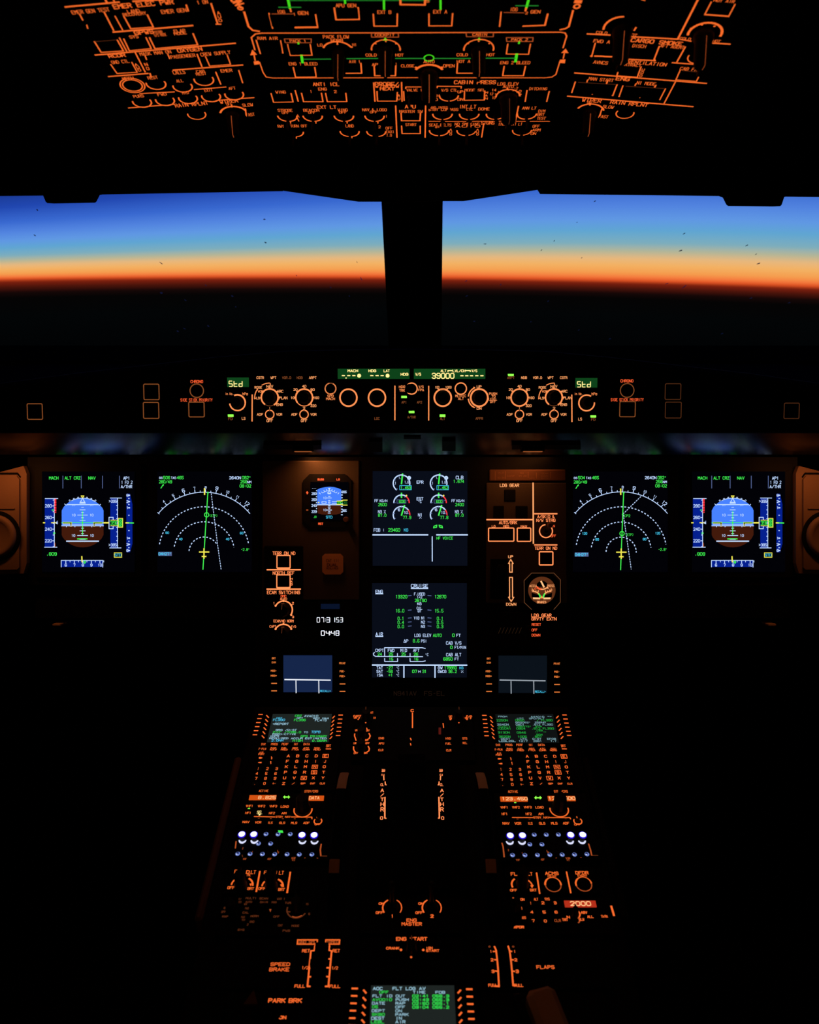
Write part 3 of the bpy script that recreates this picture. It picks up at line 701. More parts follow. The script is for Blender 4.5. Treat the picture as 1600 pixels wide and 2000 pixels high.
# --- auxiliary power unit
i = oi('auxiliary_power_panel', OVH, (773, 204, 831, 272), 'narrow overhead panel with MASTER and START buttons at centre'); i.view(440, 0, 4)
i.L(1332, 825, 1342, 1072, w=2.6); i.L(1566, 825, 1562, 1072, w=2.6); i.T('APU', 1446, 832, 28, 80, lw=.2); i.T('MASTER SW', 1452, 869, 22, 180); i.L(1374, 880, 1378, 942, 1522, 942, 1526, 882, w=2.6)
i.T('START', 1452, 972, 22, 84); i.L(1378, 982, 1382, 1042, 1524, 1042, 1524, 982, w=2.4)
i.button(1388, 885, 1514, 934, .0012); i.button(1390, 985, 1514, 1034, .0012)
i.done()
# --- interior lights and signs
i = oi('interior_light_panel', OVH, (831.5, 204, 1078, 272), 'lower right centre overhead panel lettered INT LT and SIGNS with toggle switches'); i.view(800, 0, 4)
i.T('INT LT', 455, 832, 28, 130, lw=.18); i.T('OVHD INTEG', 222, 838, 18, 150); i.T('STBY COMPASS', 265, 854, 22, 230); i.T('CTL', 470, 852, 20, 48); i.T('DOME', 582, 850, 22, 84)
for x in (258, 467): i.A(x, 890, 76, 180, 262, w=2.8); i.A(x, 890, 76, 278, 360, w=2.8)
i.A(675, 890, 74, 180, 262, w=2.6); i.A(675, 890, 74, 290, 345, w=2.4); i.A(918, 888, 75, 180, 262, w=2.8); i.A(918, 888, 75, 278, 360, w=2.8)
i.T('1', 812, 895, 18, 8); i.T('STORM', 778, 925, 22, 100); i.L(852, 828, 828, 942, w=2.6); i.T('ANN LT', 936, 843, 22, 106); i.T('DIM', 1034, 866, 22, 50); i.T('BRT', 1028, 893, 22, 52); i.T('TEST', 1030, 923, 22, 66)
i.L(152, 946, 240, 946, w=2); i.L(280, 947, 440, 947, w=2); i.L(492, 946, 655, 946, w=2); i.L(700, 945, 905, 946, w=2); i.L(944, 946, 1094, 946, w=2)
i.T('SEAT BELTS', 240, 975, 22, 172); i.T('OFF', 220, 990, 18, 36); i.T('NO SMOKING', 450, 968, 22, 190); i.T('AUTO', 455, 985, 18, 190); i.T('SIGNS', 612, 958, 26, 102, lw=.2); i.T('EMER EXIT LT', 790, 968, 22, 180)
i.A(232, 1018, 76, 180, 262, w=2.8); i.A(232, 1018, 76, 278, 360, w=2.8); i.A(445, 1018, 74, 180, 262, w=2.6); i.A(445, 1018, 74, 290, 350, w=2.4); i.A(880, 1016, 74, 180, 262, w=2.2); i.A(880, 1016, 74, 278, 360, w=2.4)
for x in (322, 532): i.T('A', x, 1012, 16, 16); i.T('U', x, 1030, 16, 16); i.T('O', x, 1048, 16, 16)
i.L(580, 965, 564, 1070, w=2.4); i.T('OFF', 990, 985, 22, 52); i.T('ARM', 992, 1014, 22, 60); i.T('ON', 968, 1042, 22, 38)
i.L(160, 828, 160, 1072, w=.01)
for x, y in ((258, 897), (467, 897), (675, 897), (918, 895), (232, 1025), (445, 1025), (880, 1025)): i.toggle(x, y, 2.6, .022)
i.done()
# --- left column (rolled towards the left pilot); rows given at the inner edge
EDGE_L = 150
def left(name, r0, r1, label, x0=None, x1=474):
    """row bounds given at the middle of the column"""
    i = oi(name, OVL, (x0, r0, x1, r1), label); i.view(100, 0, 3.81); return i
i = left('emergency_power_panel', -42, 45, 'upper left overhead panel lettered EMER ELEC PWR', 128, 462)
i.L(105, 50, 505, 14, w=4); i.L(405, 0, 415, 18, w=4); i.L(465, 0, 470, 10, w=3); i.T('EMER GEN TEST', 292, 80, 30, 290); i.L(212, 105, 235, 148, w=2.6); i.L(265, 185, 272, 210, w=2.4)
i.L(395, 90, 465, 225, w=3); i.L(475, 118, 532, 222, w=2.4); i.L(462, 237, 1052, 188, w=4)
i.T('EMER ELEC PWR', 685, 30, 38, 460, lw=.2); i.L(610, 8, 860, -8, w=4); i.T('LAND', 612, 82, 28, 90); i.T('RECOVERY', 620, 102, 24, 175); i.L(540, 118, 592, 212, 760, 200, 715, 108, w=2.8)
i.T('EMER GEN', 912, 80, 30, 190); i.L(1005, 35, 1020, 80, w=3); i.T('1 ON', 1125, 14, 28, 80); i.L(1190, 25, 1238, 172, w=3.2); i.L(1228, 178, 1262, 178, w=3)
i.T('A', 1245, 95, 24, 20); i.T('U', 1252, 122, 24, 20); i.T('O', 1258, 150, 24, 20)
i.button(600, 115, 705, 190, .0012); i.button(870, 105, 1010, 180, .0012)
i.done()
i = left('ground_proximity_panel', 45.5, 97, 'left overhead panel below the emergency power panel, three switch outlines in a row', 168, 470)
i.T('GPWS', 690, 238, 34, 145, lw=.2); i.T('TERR', 798, 238, 22, 60); i.T('G/S MODE', 812, 258, 22, 92); i.T('FLAP', 955, 228, 24, 84); i.T('MODE', 960, 246, 22, 92); i.T('SYS', 615, 272, 24, 64)
i.L(322, 308, 372, 388, 538, 378, 492, 296, w=2.8); i.L(322, 308, 480, 296, w=1.2, c='Ox'); i.L(508, 280, 562, 380, w=2.6); i.L(540, 288, 582, 376, 745, 360, 706, 278, w=2.6)
i.L(732, 278, 772, 360, 1090, 332, 1056, 248, w=2.8); i.L(328, 408, 1370, 320, w=3.6)
for x0, y0, x1, y1 in ((370, 312, 490, 368), (590, 295, 700, 350), (790, 275, 1050, 335)): i.button(x0, y0, x1, y1, .0012)
i.done()
i = left('recorder_and_oxygen_panel', 97.5, 142, 'left overhead panel lettered OXYGEN and CREW SUPPLY', 190, 474)
i.T('RCDR', 488, 412, 28, 126, lw=.2); i.T('GND CTL', 513, 458, 26, 132); i.L(443, 478, 490, 545, 640, 536, 600, 462, w=2.4); i.T('A', 632, 480, 20, 20); i.T('U', 645, 500, 20, 20); i.T('O', 656, 520, 20, 20)
i.L(626, 390, 700, 535, w=2.6); i.T('MASK MAN ON', 775, 392, 26, 238); i.T('OXYGEN', 1030, 368, 32, 185, lw=.2); i.L(698, 410, 710, 442, w=2.4); i.T('N', 706, 478, 24, 20); i.T('O', 718, 508, 24, 18)
i.T('PASSENGER', 980, 416, 26, 186); i.L(868, 402, 882, 435, w=2.4); i.L(1086, 402, 1122, 495, w=2.6); i.T('CREW SUPPLY', 1222, 396, 26, 225)
i.L(1148, 418, 1180, 490, 1335, 478, 1310, 408, w=2.2); i.L(910, 520, 1425, 482, w=3.4); i.L(428, 568, 720, 545, w=3.4); i.T('CALLS', 950, 535, 32, 90, lw=.2)
i.button(480, 482, 595, 530, .0012); i.button(1185, 420, 1305, 472, .0012); i.button(740, 425, 868, 500, .0012)
i.done()
i = left('calls_panel', 142.5, 199, 'left overhead panel of round call buttons ringed in orange', 213, 490)
i.T('MECH', 572, 582, 24, 84); i.A(605, 635, 92, w=2.4); i.A(605, 635, 73, w=2.6)
i.T('REST', 755, 576, 24, 74); i.L(735, 545, 745, 572, w=3); i.A(780, 622, 73, 165, 375, w=2.8); i.T('ALL', 957, 600, 22, 50); i.A(978, 642, 72, 165, 375, w=2.8)
i.T('CAB', 1110, 530, 22, 60); i.T('REST', 1116, 548, 20, 76); i.A(1136, 592, 73, 165, 375, w=2.8); i.T('EMER', 1304, 524, 24, 84); i.L(1225, 535, 1262, 625, w=2.6); i.L(1396, 522, 1425, 615, w=2.4)
i.L(660, 695, 916, 682, w=2.6); i.L(1066, 665, 1300, 646, w=2.6); i.T('PURS', 650, 714, 22, 78); i.T('FWD', 824, 700, 22, 66); i.T('MID', 998, 688, 22, 48); i.T('EXIT', 1170, 670, 22, 60); i.T('AFT', 1346, 656, 22, 50)
for x, y in ((676, 758), (847, 745), (1018, 730), (1190, 716), (1362, 702)): i.A(x, y, 70, 165, 375, w=2.8)
i.L(576, 802, 910, 775, w=2.8); i.L(1180, 750, 1508, 725, w=2.8)
for x, y in ((605, 635), (780, 622), (978, 642), (1136, 592), (676, 758), (847, 745), (1018, 730), (1190, 716), (1362, 702)): i.round_button(x, y, 56, .0012)
i.button(1262, 538, 1390, 600, .0012)
i.done()
i = left('wiper_panel', 199.5, 262, 'left wiper selector panel at the lower left end of the overhead', 240, 500)
i.T('RAIN RPLNT', 1044, 775, 28, 252, lw=.18); i.T('WIPER', 1322, 752, 28, 136, lw=.18); i.T('OFF', 1325, 772, 22, 44); i.A(1083, 850, 68, 165, 375, w=2.4)
i.A(1360, 848, 102, 20, 160, w=4); i.L(1445, 808, 1452, 858, w=2.6); i.T('SLOW', 1462, 780, 24, 78); i.T('FAST', 1482, 852, 24, 62); i.L(1342, 778, 1344, 795, w=3)
i.knob(1348, 850, 55, .030, c='Od'); i.round_button(1083, 850, 54, .0012)
i.done()
# --- right column
def right(name, r0, r1, label, x0, x1):
    i = oi(name, OVR, (x0, r0, x1, r1), label); i.view(1080, 0, 4); return i
i = right('cargo_heat_panel', -42, 79, 'upper right overhead panel with two large cargo temperature knobs', 1150, 1482)
i.A(535, 222, 140, 98, 190, w=4.2); i.L(270, 263, 446, 272, w=3.6); i.T('COLD', 382, 254, 22, 86); i.T('HOT', 625, 272, 22, 66); i.L(600, 284, 980, 304, w=3.6); i.L(650, 212, 636, 236, w=3); i.L(690, -6, 720, 2, w=2)
i.L(1134, -5, 978, 300, w=4); i.L(1000, 306, 1080, 320, w=3); i.T('COLD', 1035, 302, 22, 86); i.T('HOT', 1280, 320, 22, 58); i.L(1250, 335, 1384, 343, w=3.4)
i.A(1188, 262, 132, -5, 192, w=5)
for a in (10, 55, 100, 145, 185): i.D(1188+132*cos(rad(a)), 262-72*sin(rad(a)), 9)
i.L(1238, 14, 1188, 110, 1375, 124, 1424, 32, w=2.6); i.L(1188, 112, 1375, 126, w=3.4); i.T('HOT AIR', 1340, 5, 24, 165)
i.knob(545, 225, 80, .040, c='Od'); i.knob(1180, 262, 82, .040, c='Od', lw=.8); i.button(1250, 25, 1370, 100, .0012)
i.done()
i = right('cargo_smoke_panel', 79.5, 118, 'right overhead panel lettered CARGO SMOKE', 1145, 1420)
i.T('CARGO SMOKE', 812, 326, 34, 410, lw=.2); i.T('DISCH', 676, 358, 26, 104); i.T('FWD A', 383, 322, 26, 128); i.L(332, 335, 304, 438, w=2.6); i.D(302, 436, 11); i.L(330, 436, 395, 438, w=4); i.L(405, 440, 458, 442, w=4)
i.L(500, 404, 480, 452, w=3); i.L(478, 455, 800, 472, w=3.4); i.L(832, 360, 792, 462, w=3); i.T('AFT AGENT', 934, 362, 26, 190); i.L(1035, 365, 970, 482, w=3); i.L(934, 488, 1210, 508, w=3.2)
i.A(1135, 446, 80, 170, 370, w=2.4); i.D(795, 468, 9)
i.button(345, 350, 455, 425, .0012); i.button(850, 385, 990, 470, .0012)
i.done()
i = right('ventilation_panel', 118.5, 155, 'right overhead panel lettered VENTILATION with extract and cabin fan switches', 1122, 1400)
i.T('AVNCS', 374, 487, 26, 112); i.T('VENTILATION', 738, 492, 28, 310, lw=.18); i.T('EXTRACT', 616, 506, 22, 150); i.L(524, 514, 500, 590, 660, 602, 690, 520, w=2.6)
i.T('U', 706, 544, 20, 18); i.T('O', 698, 566, 20, 18); i.T('O', 688, 590, 20, 18); i.L(172, 568, 1200, 650, w=3.4); i.T('CAB FANS', 1086, 540, 26, 186); i.L(995, 548, 962, 622, 1122, 634, 1160, 560, w=2.4); i.L(1012, 550, 1150, 562, w=1.4, c='Ox')
i.button(535, 522, 660, 585, .0012); i.button(1000, 556, 1120, 618, .0012)
i.done()
i = right('engine_start_panel', 155.5, 199, 'right overhead panel with MAN START and N1 MODE switches', 1108, 1380)
i.T('ENG', 548, 614, 32, 104, lw=.2); i.T('MAN START', 378, 620, 26, 196); i.L(272, 622, 266, 640, w=2.4); i.L(428, 628, 420, 652, w=3); i.L(176, 638, 148, 722, w=2.6); i.D(148, 720, 6); i.L(502, 660, 470, 742, w=2.6); i.D(468, 744, 8)
i.L(200, 642, 490, 658, w=1.2, c='Ox'); i.T('N1 MODE', 730, 650, 26, 150); i.L(650, 652, 642, 668, w=2.4); i.L(806, 664, 796, 680, w=3); i.L(548, 668, 518, 752, w=2.4); i.D(518, 752, 7); i.L(880, 692, 836, 778, w=2.4); i.L(570, 672, 870, 690, w=1.2, c='Ox')
i.D(308, 736, 4); i.D(680, 762, 4); i.L(958, 638, 870, 806, w=2.6); i.L(116, 750, 1095, 832, w=3.4)
i.button(190, 660, 320, 730, .0012); i.button(330, 668, 460, 738, .0012); i.button(565, 690, 690, 755, .0012); i.button(700, 698, 830, 764, .0012)
i.done()
i = right('wiper_panel', 199.5, 262, 'right wiper selector panel at the lower right end of the overhead', 1095, 1350)
i.T('WIPER', 305, 783, 30, 150, lw=.18); i.T('OFF', 290, 800, 20, 40); i.T('RAIN', 508, 800, 28, 114, lw=.18); i.T('RPLNT', 670, 815, 28, 150, lw=.18); i.A(290, 872, 108, 20, 160, w=3.6); i.L(384, 848, 366, 905, w=2.4)
i.T('SLOW', 434, 834, 24, 84); i.T('FAST', 396, 910, 24, 74); i.A(564, 885, 70, 160, 380, w=2.4); i.L(290, 804, 290, 820, w=3)
i.knob(287, 872, 56, .032, c='Od'); i.round_button(564, 885, 54, .0012)
i.done()
# ------------------------------------------------------------------ glareshield controls
FL = .0
def fi(name, rect, label, cat='control panel', group='glareshield control panels', view=(420, 700, 4)):
    i = Inst(name, FCUP, rect, label, cat, group, th=.0055, mat='panel_dark'); i.col = 'FT'; i.view(*view); return i
def efis(i, x0, flip):
    """map controls drawn at view offset x0"""
    X = lambda x: x+x0
    a, b = (428, 697)
    i.A(X(428), 305, 66, -58, 232 if not flip else 232, w=2.9, c='FO'); i.A(X(428), 305, 66, 232, 302, w=1.0, c='FD')
    i.T('NAV', X(428), 219, 22, 50); i.T('ROSE', X(339), 227, 20, 56, c='FT'); i.A(X(428), 312, 118, 98-8, 120, w=1.6, c='FO'); i.A(X(428), 312, 118, 142, 182, w=1.8, c='FO'); i.L(X(432), 196, X(432), 210, w=1.6, c='FO'); i.L(X(308), 312, X(320), 312, w=1.6, c='FO')
    i.T('VOR', X(357), 258, 20, 42, c='FO'); i.T('LS', X(336), 310, 20, 26); i.T('ARC', X(510), 257, 22, 46); i.T('PLAN', X(534), 309, 22, 62); i.T('ENG', X(505), 361, 22, 48)
    for an in (0, 38, 90, 142, 183, -38): i.L(X(428)+68*cos(rad(an)), 305-68*sin(rad(an)), X(428)+78*cos(rad(an)), 305-78*sin(rad(an)), w=1.8, c='FO')
i = fi('flight_control_unit', (652, 712, 958, 838), 'centre glareshield unit with green digital windows and altitude 39000', 'control unit')
i.A(903, 236, 42, w=1.8, c='FD'); i.A(903, 236, 42, 100, 250, w=2, c='FO'); i.A(903, 236, 42, 260, 420, w=2, c='FO'); i.T('SPD', 903, 294, 20, 46, c='FO'); i.T('MACH', 903, 316, 20, 66, c='FO')
for x in (1043, 1266): i.A(x, 307, 66, 0, 360, w=3.0, c='FO')
i.L(1406, 216, 1406, 480, w=2.2, c='FO'); i.T('LOC', 1266, 470, 20, 38, c='FD')
i.T('HDG', 1462, 222, 20, 46, c='FO'); i.T('TRK', 1462, 250, 20, 42, c='FO'); i.A(1537, 236, 43, w=2.2, c='FO'); i.F(1456, 292, 1498, 292, 1500, 310, 1456, 310, c='GL'); i.T('AP1', 1478, 343, 20, 38, c='FD')
i.F(1514, 410, 1558, 410, 1558, 428, 1516, 428, c='GL'); i.T('A/THR', 1536, 459, 20, 62, c='FD'); i.T('AP2', 1598, 343, 20, 38, c='FD')
i.view(800, 700, 4); i.T('V/S', 91, 222, 20, 36, c='FO'); i.T('FPA', 91, 247, 20, 42, c='FO'); i.L(150, 218, 150, 482, w=2.2, c='FO')
i.A(260, 307, 66, 0, 360, w=3.1, c='FO'); i.T('100', 216, 226, 20, 32); i.T('1000', 304, 226, 20, 46); i.L(222, 236, 230, 250, w=1.8, c='FO'); i.L(298, 236, 290, 250, w=1.8, c='FO'); i.L(244, 246, 276, 246, w=2, c='FD')
i.F(236, 438, 280, 438, 280, 458, 236, 458, c='GL'); i.T('ALT', 258, 471, 20, 36, c='FD'); i.A(401, 236, 44, w=2.2, c='FO'); i.T('METRIC', 400, 293, 20, 82, c='FO'); i.T('ALT', 402, 315, 20, 42, c='FO')
i.A(545, 307, 67, 0, 360, w=3.2, c='FO'); i.T('UP', 544, 222, 22, 34); i.T('DN', 544, 391, 22, 34); i.A(545, 307, 86, 118, 172, w=2.2, c='FO'); i.A(545, 307, 86, 188, 242, w=2.2, c='FO')
i.F(498, 222, 515, 226, 502, 242, c='FO'); i.F(498, 372, 502, 386, 515, 386, c='FO'); i.T('APPR', 545, 470, 20, 56, c='FD')
i.T('PUSH', 653, 276, 20, 60, c='FO'); i.T('TO', 656, 297, 20, 28, c='FO'); i.T('LEVEL', 652, 319, 20, 64, c='FO'); i.T('OFF', 652, 339, 20, 42, c='FO')
for x, y, r in ((401, 236, 36), (0, 236, 36)): i.round_button(x if x else -63+63, y, r, .003)
i.view(420, 700, 4); i.round_button(903, 236, 35, .003)
for x in (1043, 1266): i.knob(x, 307, 56, .014, line=False, grip=False)
i.view(800, 700, 4)
for x in (260, 545): i.knob(x, 307, 56, .014, line=False, grip=False)
for x in (258, 545): i.button(x-34, 432, x+34, 482, .0002)
i.view(420, 700, 4); i.screen(960, 82, 1520, 160, 'LCD', name='speed_window')
i.T('MACH', 1078, 98, 22, 78, c='LCT', lw=.2); i.T('HDG', 1230, 98, 22, 56, c='LCT', lw=.2); i.T('LAT', 1342, 98, 22, 44, c='LCT', lw=.2); i.T('HDG', 1481, 125, 22, 56, c='LCT', lw=.2)
for x in (1004, 1046, 1086, 1226, 1267, 1307): i.L(x-9, 135, x+9, 135, w=2.2, c='LCT')
i.D(1127, 136, 15, c='LCT'); i.D(1349, 136, 15, c='LCT'); i.D(1025, 154, 5, c='LCT'); i.close()
i.view(800, 700, 4); i.screen(34, 82, 592, 160, 'LCD', name='altitude_window')
i.T('V/S', 68, 125, 24, 42, c='LCT', lw=.2); i.T('ALT', 265, 98, 22, 42, c='LCT', lw=.2); i.T('LVL/CH', 386, 98, 22, 96, c='LCT', lw=.2); i.T('V/S', 506, 98, 22, 42, c='LCT', lw=.2)
i.L(300, 104, 300, 96, 334, 96, w=1.8, c='LCT'); i.L(436, 96, 474, 96, 474, 104, w=1.8, c='LCT')
i.T('39000', 262, 137, 46, 170, c='LCT', lw=.17)
for x in (409, 447, 484, 525, 565): i.L(x-9, 136, x+9, 136, w=2.2, c='LCT')
i.close(); i.done()
# map control panels
def map_panel(rect, label, lx, rx, first, adfs, order, flip):
    i = fi('map_control_panel', rect, label)
    i.view(420 if not flip else 800, 700, 4)
    efis(i, 0 if not flip else 700, flip)
    X = lx
    i.A(rx, 306, 66, -58, 212 if not flip else 360, w=2.9, c='FO'); i.A(rx, 306, 66, 212, 302, w=1.6, c='FO')
    for t, an, dx, dy in (('10', 180, -90, 2), ('20', 140, -68, -62), ('40', 90, 0, -88), ('80', 40, 66, -62), ('160', 0, 94, 2), ('320', -42, 72, 64)):
        i.T(t, rx+dx, 306+dy, 20, 18*len(t)*.75+2); i.L(rx+68*cos(rad(an)), 306-68*sin(rad(an)), rx+78*cos(rad(an)), 306-78*sin(rad(an)), w=1.6, c='FO')
    for x, n in adfs:
        i.A(x, 438, 33, 100, 440, w=2, c='FO'); i.T(n, x, 390, 20, 16 if n == '2' else 8); i.T('ADF', x-76, 438, 20, 46); i.T('VOR', x+74, 438, 20, 44); i.T('OFF', x, 487, 22, 46)
        i.knob(x, 438, 26, .012, line=False)
    for t, x, c in order: i.T(t, x, 151, 20, 16*len(t)*.8+4, c=c)
    i.knob(lx, 306, 54, .014, line=False, ang=140 if not flip else 120, grip=False); i.knob(rx, 306, 54, .014, line=False, grip=False)
    return i
i = map_panel((494, 722, 648, 838), 'left glareshield map control panel with green STD window beside it', 428, 697, None, ((428, '1'), (696, '2')), (('CSTR', 354, 'FT'), ('WPT', 457, 'FT'), ('VOR.D', 560, 'FD'), ('NDB', 662, 'FD'), ('ARPT', 764, 'FT')), False)
i.L(291, 285, 290, 490, w=2.2, c='FO'); i.done()
i = map_panel((962, 722, 1118, 838), 'right glareshield map control panel with a green lamp lit above ARPT', 1128, 859, None, ((859, '1'), (1129, '2')), (('ARPT', 792, 'FD'), ('NDB', 895, 'FT'), ('VOR.D', 1000, 'FT'), ('WPT', 1102, 'FT'), ('CSTR', 1205, 'FT')), True)
i.F(768, 122, 814, 122, 814, 138, 770, 138, c='GL'); i.L(1268, 286, 1269, 494, w=2.2, c='FO'); i.done()
def baro(rect, label, x0, y0, vx, flip):
    i = fi('altimeter_setting_panel', rect, label); i.view(vx, 700, 4)
    # y0 shifts; knob centre x0
    i.A(x0, 345, 61, -140 if not flip else 120, 60 if not flip else 330, w=2.2, c='FO') if False else None
    if not flip: i.A(x0, 346, 61, 190, 360, w=2.6, c='FO'); i.A(x0, 346, 61, 0, 110, w=3, c='FO')
    else: i.A(x0, 348, 61, 60, 360, w=2.6, c='FO')
    i.T('in Hg.', x0-62, 277, 20, 66, c='FO'); i.T('hPa', x0+60, 277, 22, 40, c='FO')
    i.knob(x0-(26 if not flip else -26), 330, 52, .016, line=False, grip=False) if False else i.knob(x0, 346, 50, .014, line=False, grip=False)
    if not flip:
        i.F(100, 438, 145, 438, 145, 457, 102, 457, c='GL'); i.T('FD', 121, 471, 22, 30, c='FD'); i.T('LS', 224, 469, 22, 26, c='FT')
        i.screen(97, 150, 265, 224, 'LCD', name='display_window'); i.T('Std', 163, 199, 48, 102, c='LCT', lw=.16, seg=True)
    else:
        i.F(1413, 445, 1458, 445, 1458, 462, 1415, 462, c='GL'); i.T('FD', 1436, 476, 22, 30, c='FD'); i.T('LS', 1333, 474, 22, 26, c='FT')
        i.screen(1296, 154, 1466, 228, 'LCD', name='display_window'); i.T('Std', 1361, 203, 48, 102, c='LCT', lw=.16, seg=True)
    i.close(); i.done()
baro((438, 734, 491, 838), 'altimeter setting panel at the left end of the lit glareshield row', 176, 0, 420, False)
baro((1121, 734, 1174, 838), 'altimeter setting panel at the right end of the lit glareshield row', 1384, 0, 800, True)
# chrono and side stick priority
def small(rect, label, vx, f):
    i = fi('warning_panel', rect, label, group=None, view=(vx, 660, 3.81)); i.col = 'M'; f(i); return i.done()
glow('RM', (255, 96, 50), 1.2); glow('DM', (150, 84, 42), 0.75); glow('DM2', (92, 50, 26), 0.7)
i = fi('chronometer_panel', (348, 738, 418, 822), 'left glareshield panel with CHRONO ring and side stick priority square', group=None, view=(0, 660, 3.81))
i.T('CHRONO', 1465, 325, 22, 90, c='RM'); i.A(1465, 393, 50, w=1.9, c='DM'); i.T('SIDE STICK PRIORITY', 1463, 462, 22, 236, c='RM'); i.R(1406, 478, 1520, 588, 9, w=1.9, c='DM')
i.round_button(1465, 393, 42, .002); i.button(1416, 488, 1510, 578, .002); i.done()
i = fi('chronometer_panel', (1188, 738, 1260, 822), 'right glareshield panel with CHRONO ring and side stick priority square', group=None, view=(1180, 660, 3.81))
i.T('CHRONO', 170, 320, 22, 92, c='RM'); i.A(172, 391, 51, w=1.6, c='DM'); i.T('SIDE STICK PRIORITY', 172, 460, 22, 242, c='RM'); i.R(117, 474, 232, 587, 9, w=1.6, c='DM')
i.round_button(172, 391, 43, .002); i.button(127, 484, 222, 577, .002); i.done()
i = fi('warning_panel', (276, 744, 316, 822), 'left glareshield pair of square warning lights, one above the other', group=None, view=(0, 660, 3.81))
i.R(1071, 344, 1184, 460, 9, w=1.7, c='DM'); i.R(1068, 480, 1182, 599, 9, w=1.7, c='DM'); i.button(1081, 354, 1174, 450, .002); i.button(1078, 490, 1172, 589, .002); i.done()
i = fi('warning_panel', (1294, 744, 1336, 822), 'right glareshield pair of square warning lights, one above the other', group=None, view=(1180, 660, 3.81))
i.R(455, 341, 571, 458, 9, w=1.4, c='DM2'); i.R(456, 478, 574, 596, 9, w=1.4, c='DM2'); i.button(465, 351, 561, 448, .002); i.button(466, 488, 564, 586, .002); i.done()
i = fi('autoland_light', (48, 782, 88, 824), 'single square light at the far left end of the glareshield', 'indicator light', None, view=(0, 660, 3.81))
i.R(204, 490, 316, 606, 9, w=1.7, c='DM'); i.button(214, 500, 306, 596, .002); i.done()
i = fi('autoland_light', (1527, 782, 1566, 824), 'single faint square light at the far right end of the glareshield', 'indicator light', None, view=(1180, 660, 3.81))
i.R(1340, 485, 1452, 600, 9, w=1.3, c='DM2'); i.button(1350, 495, 1442, 590, .002); i.done()

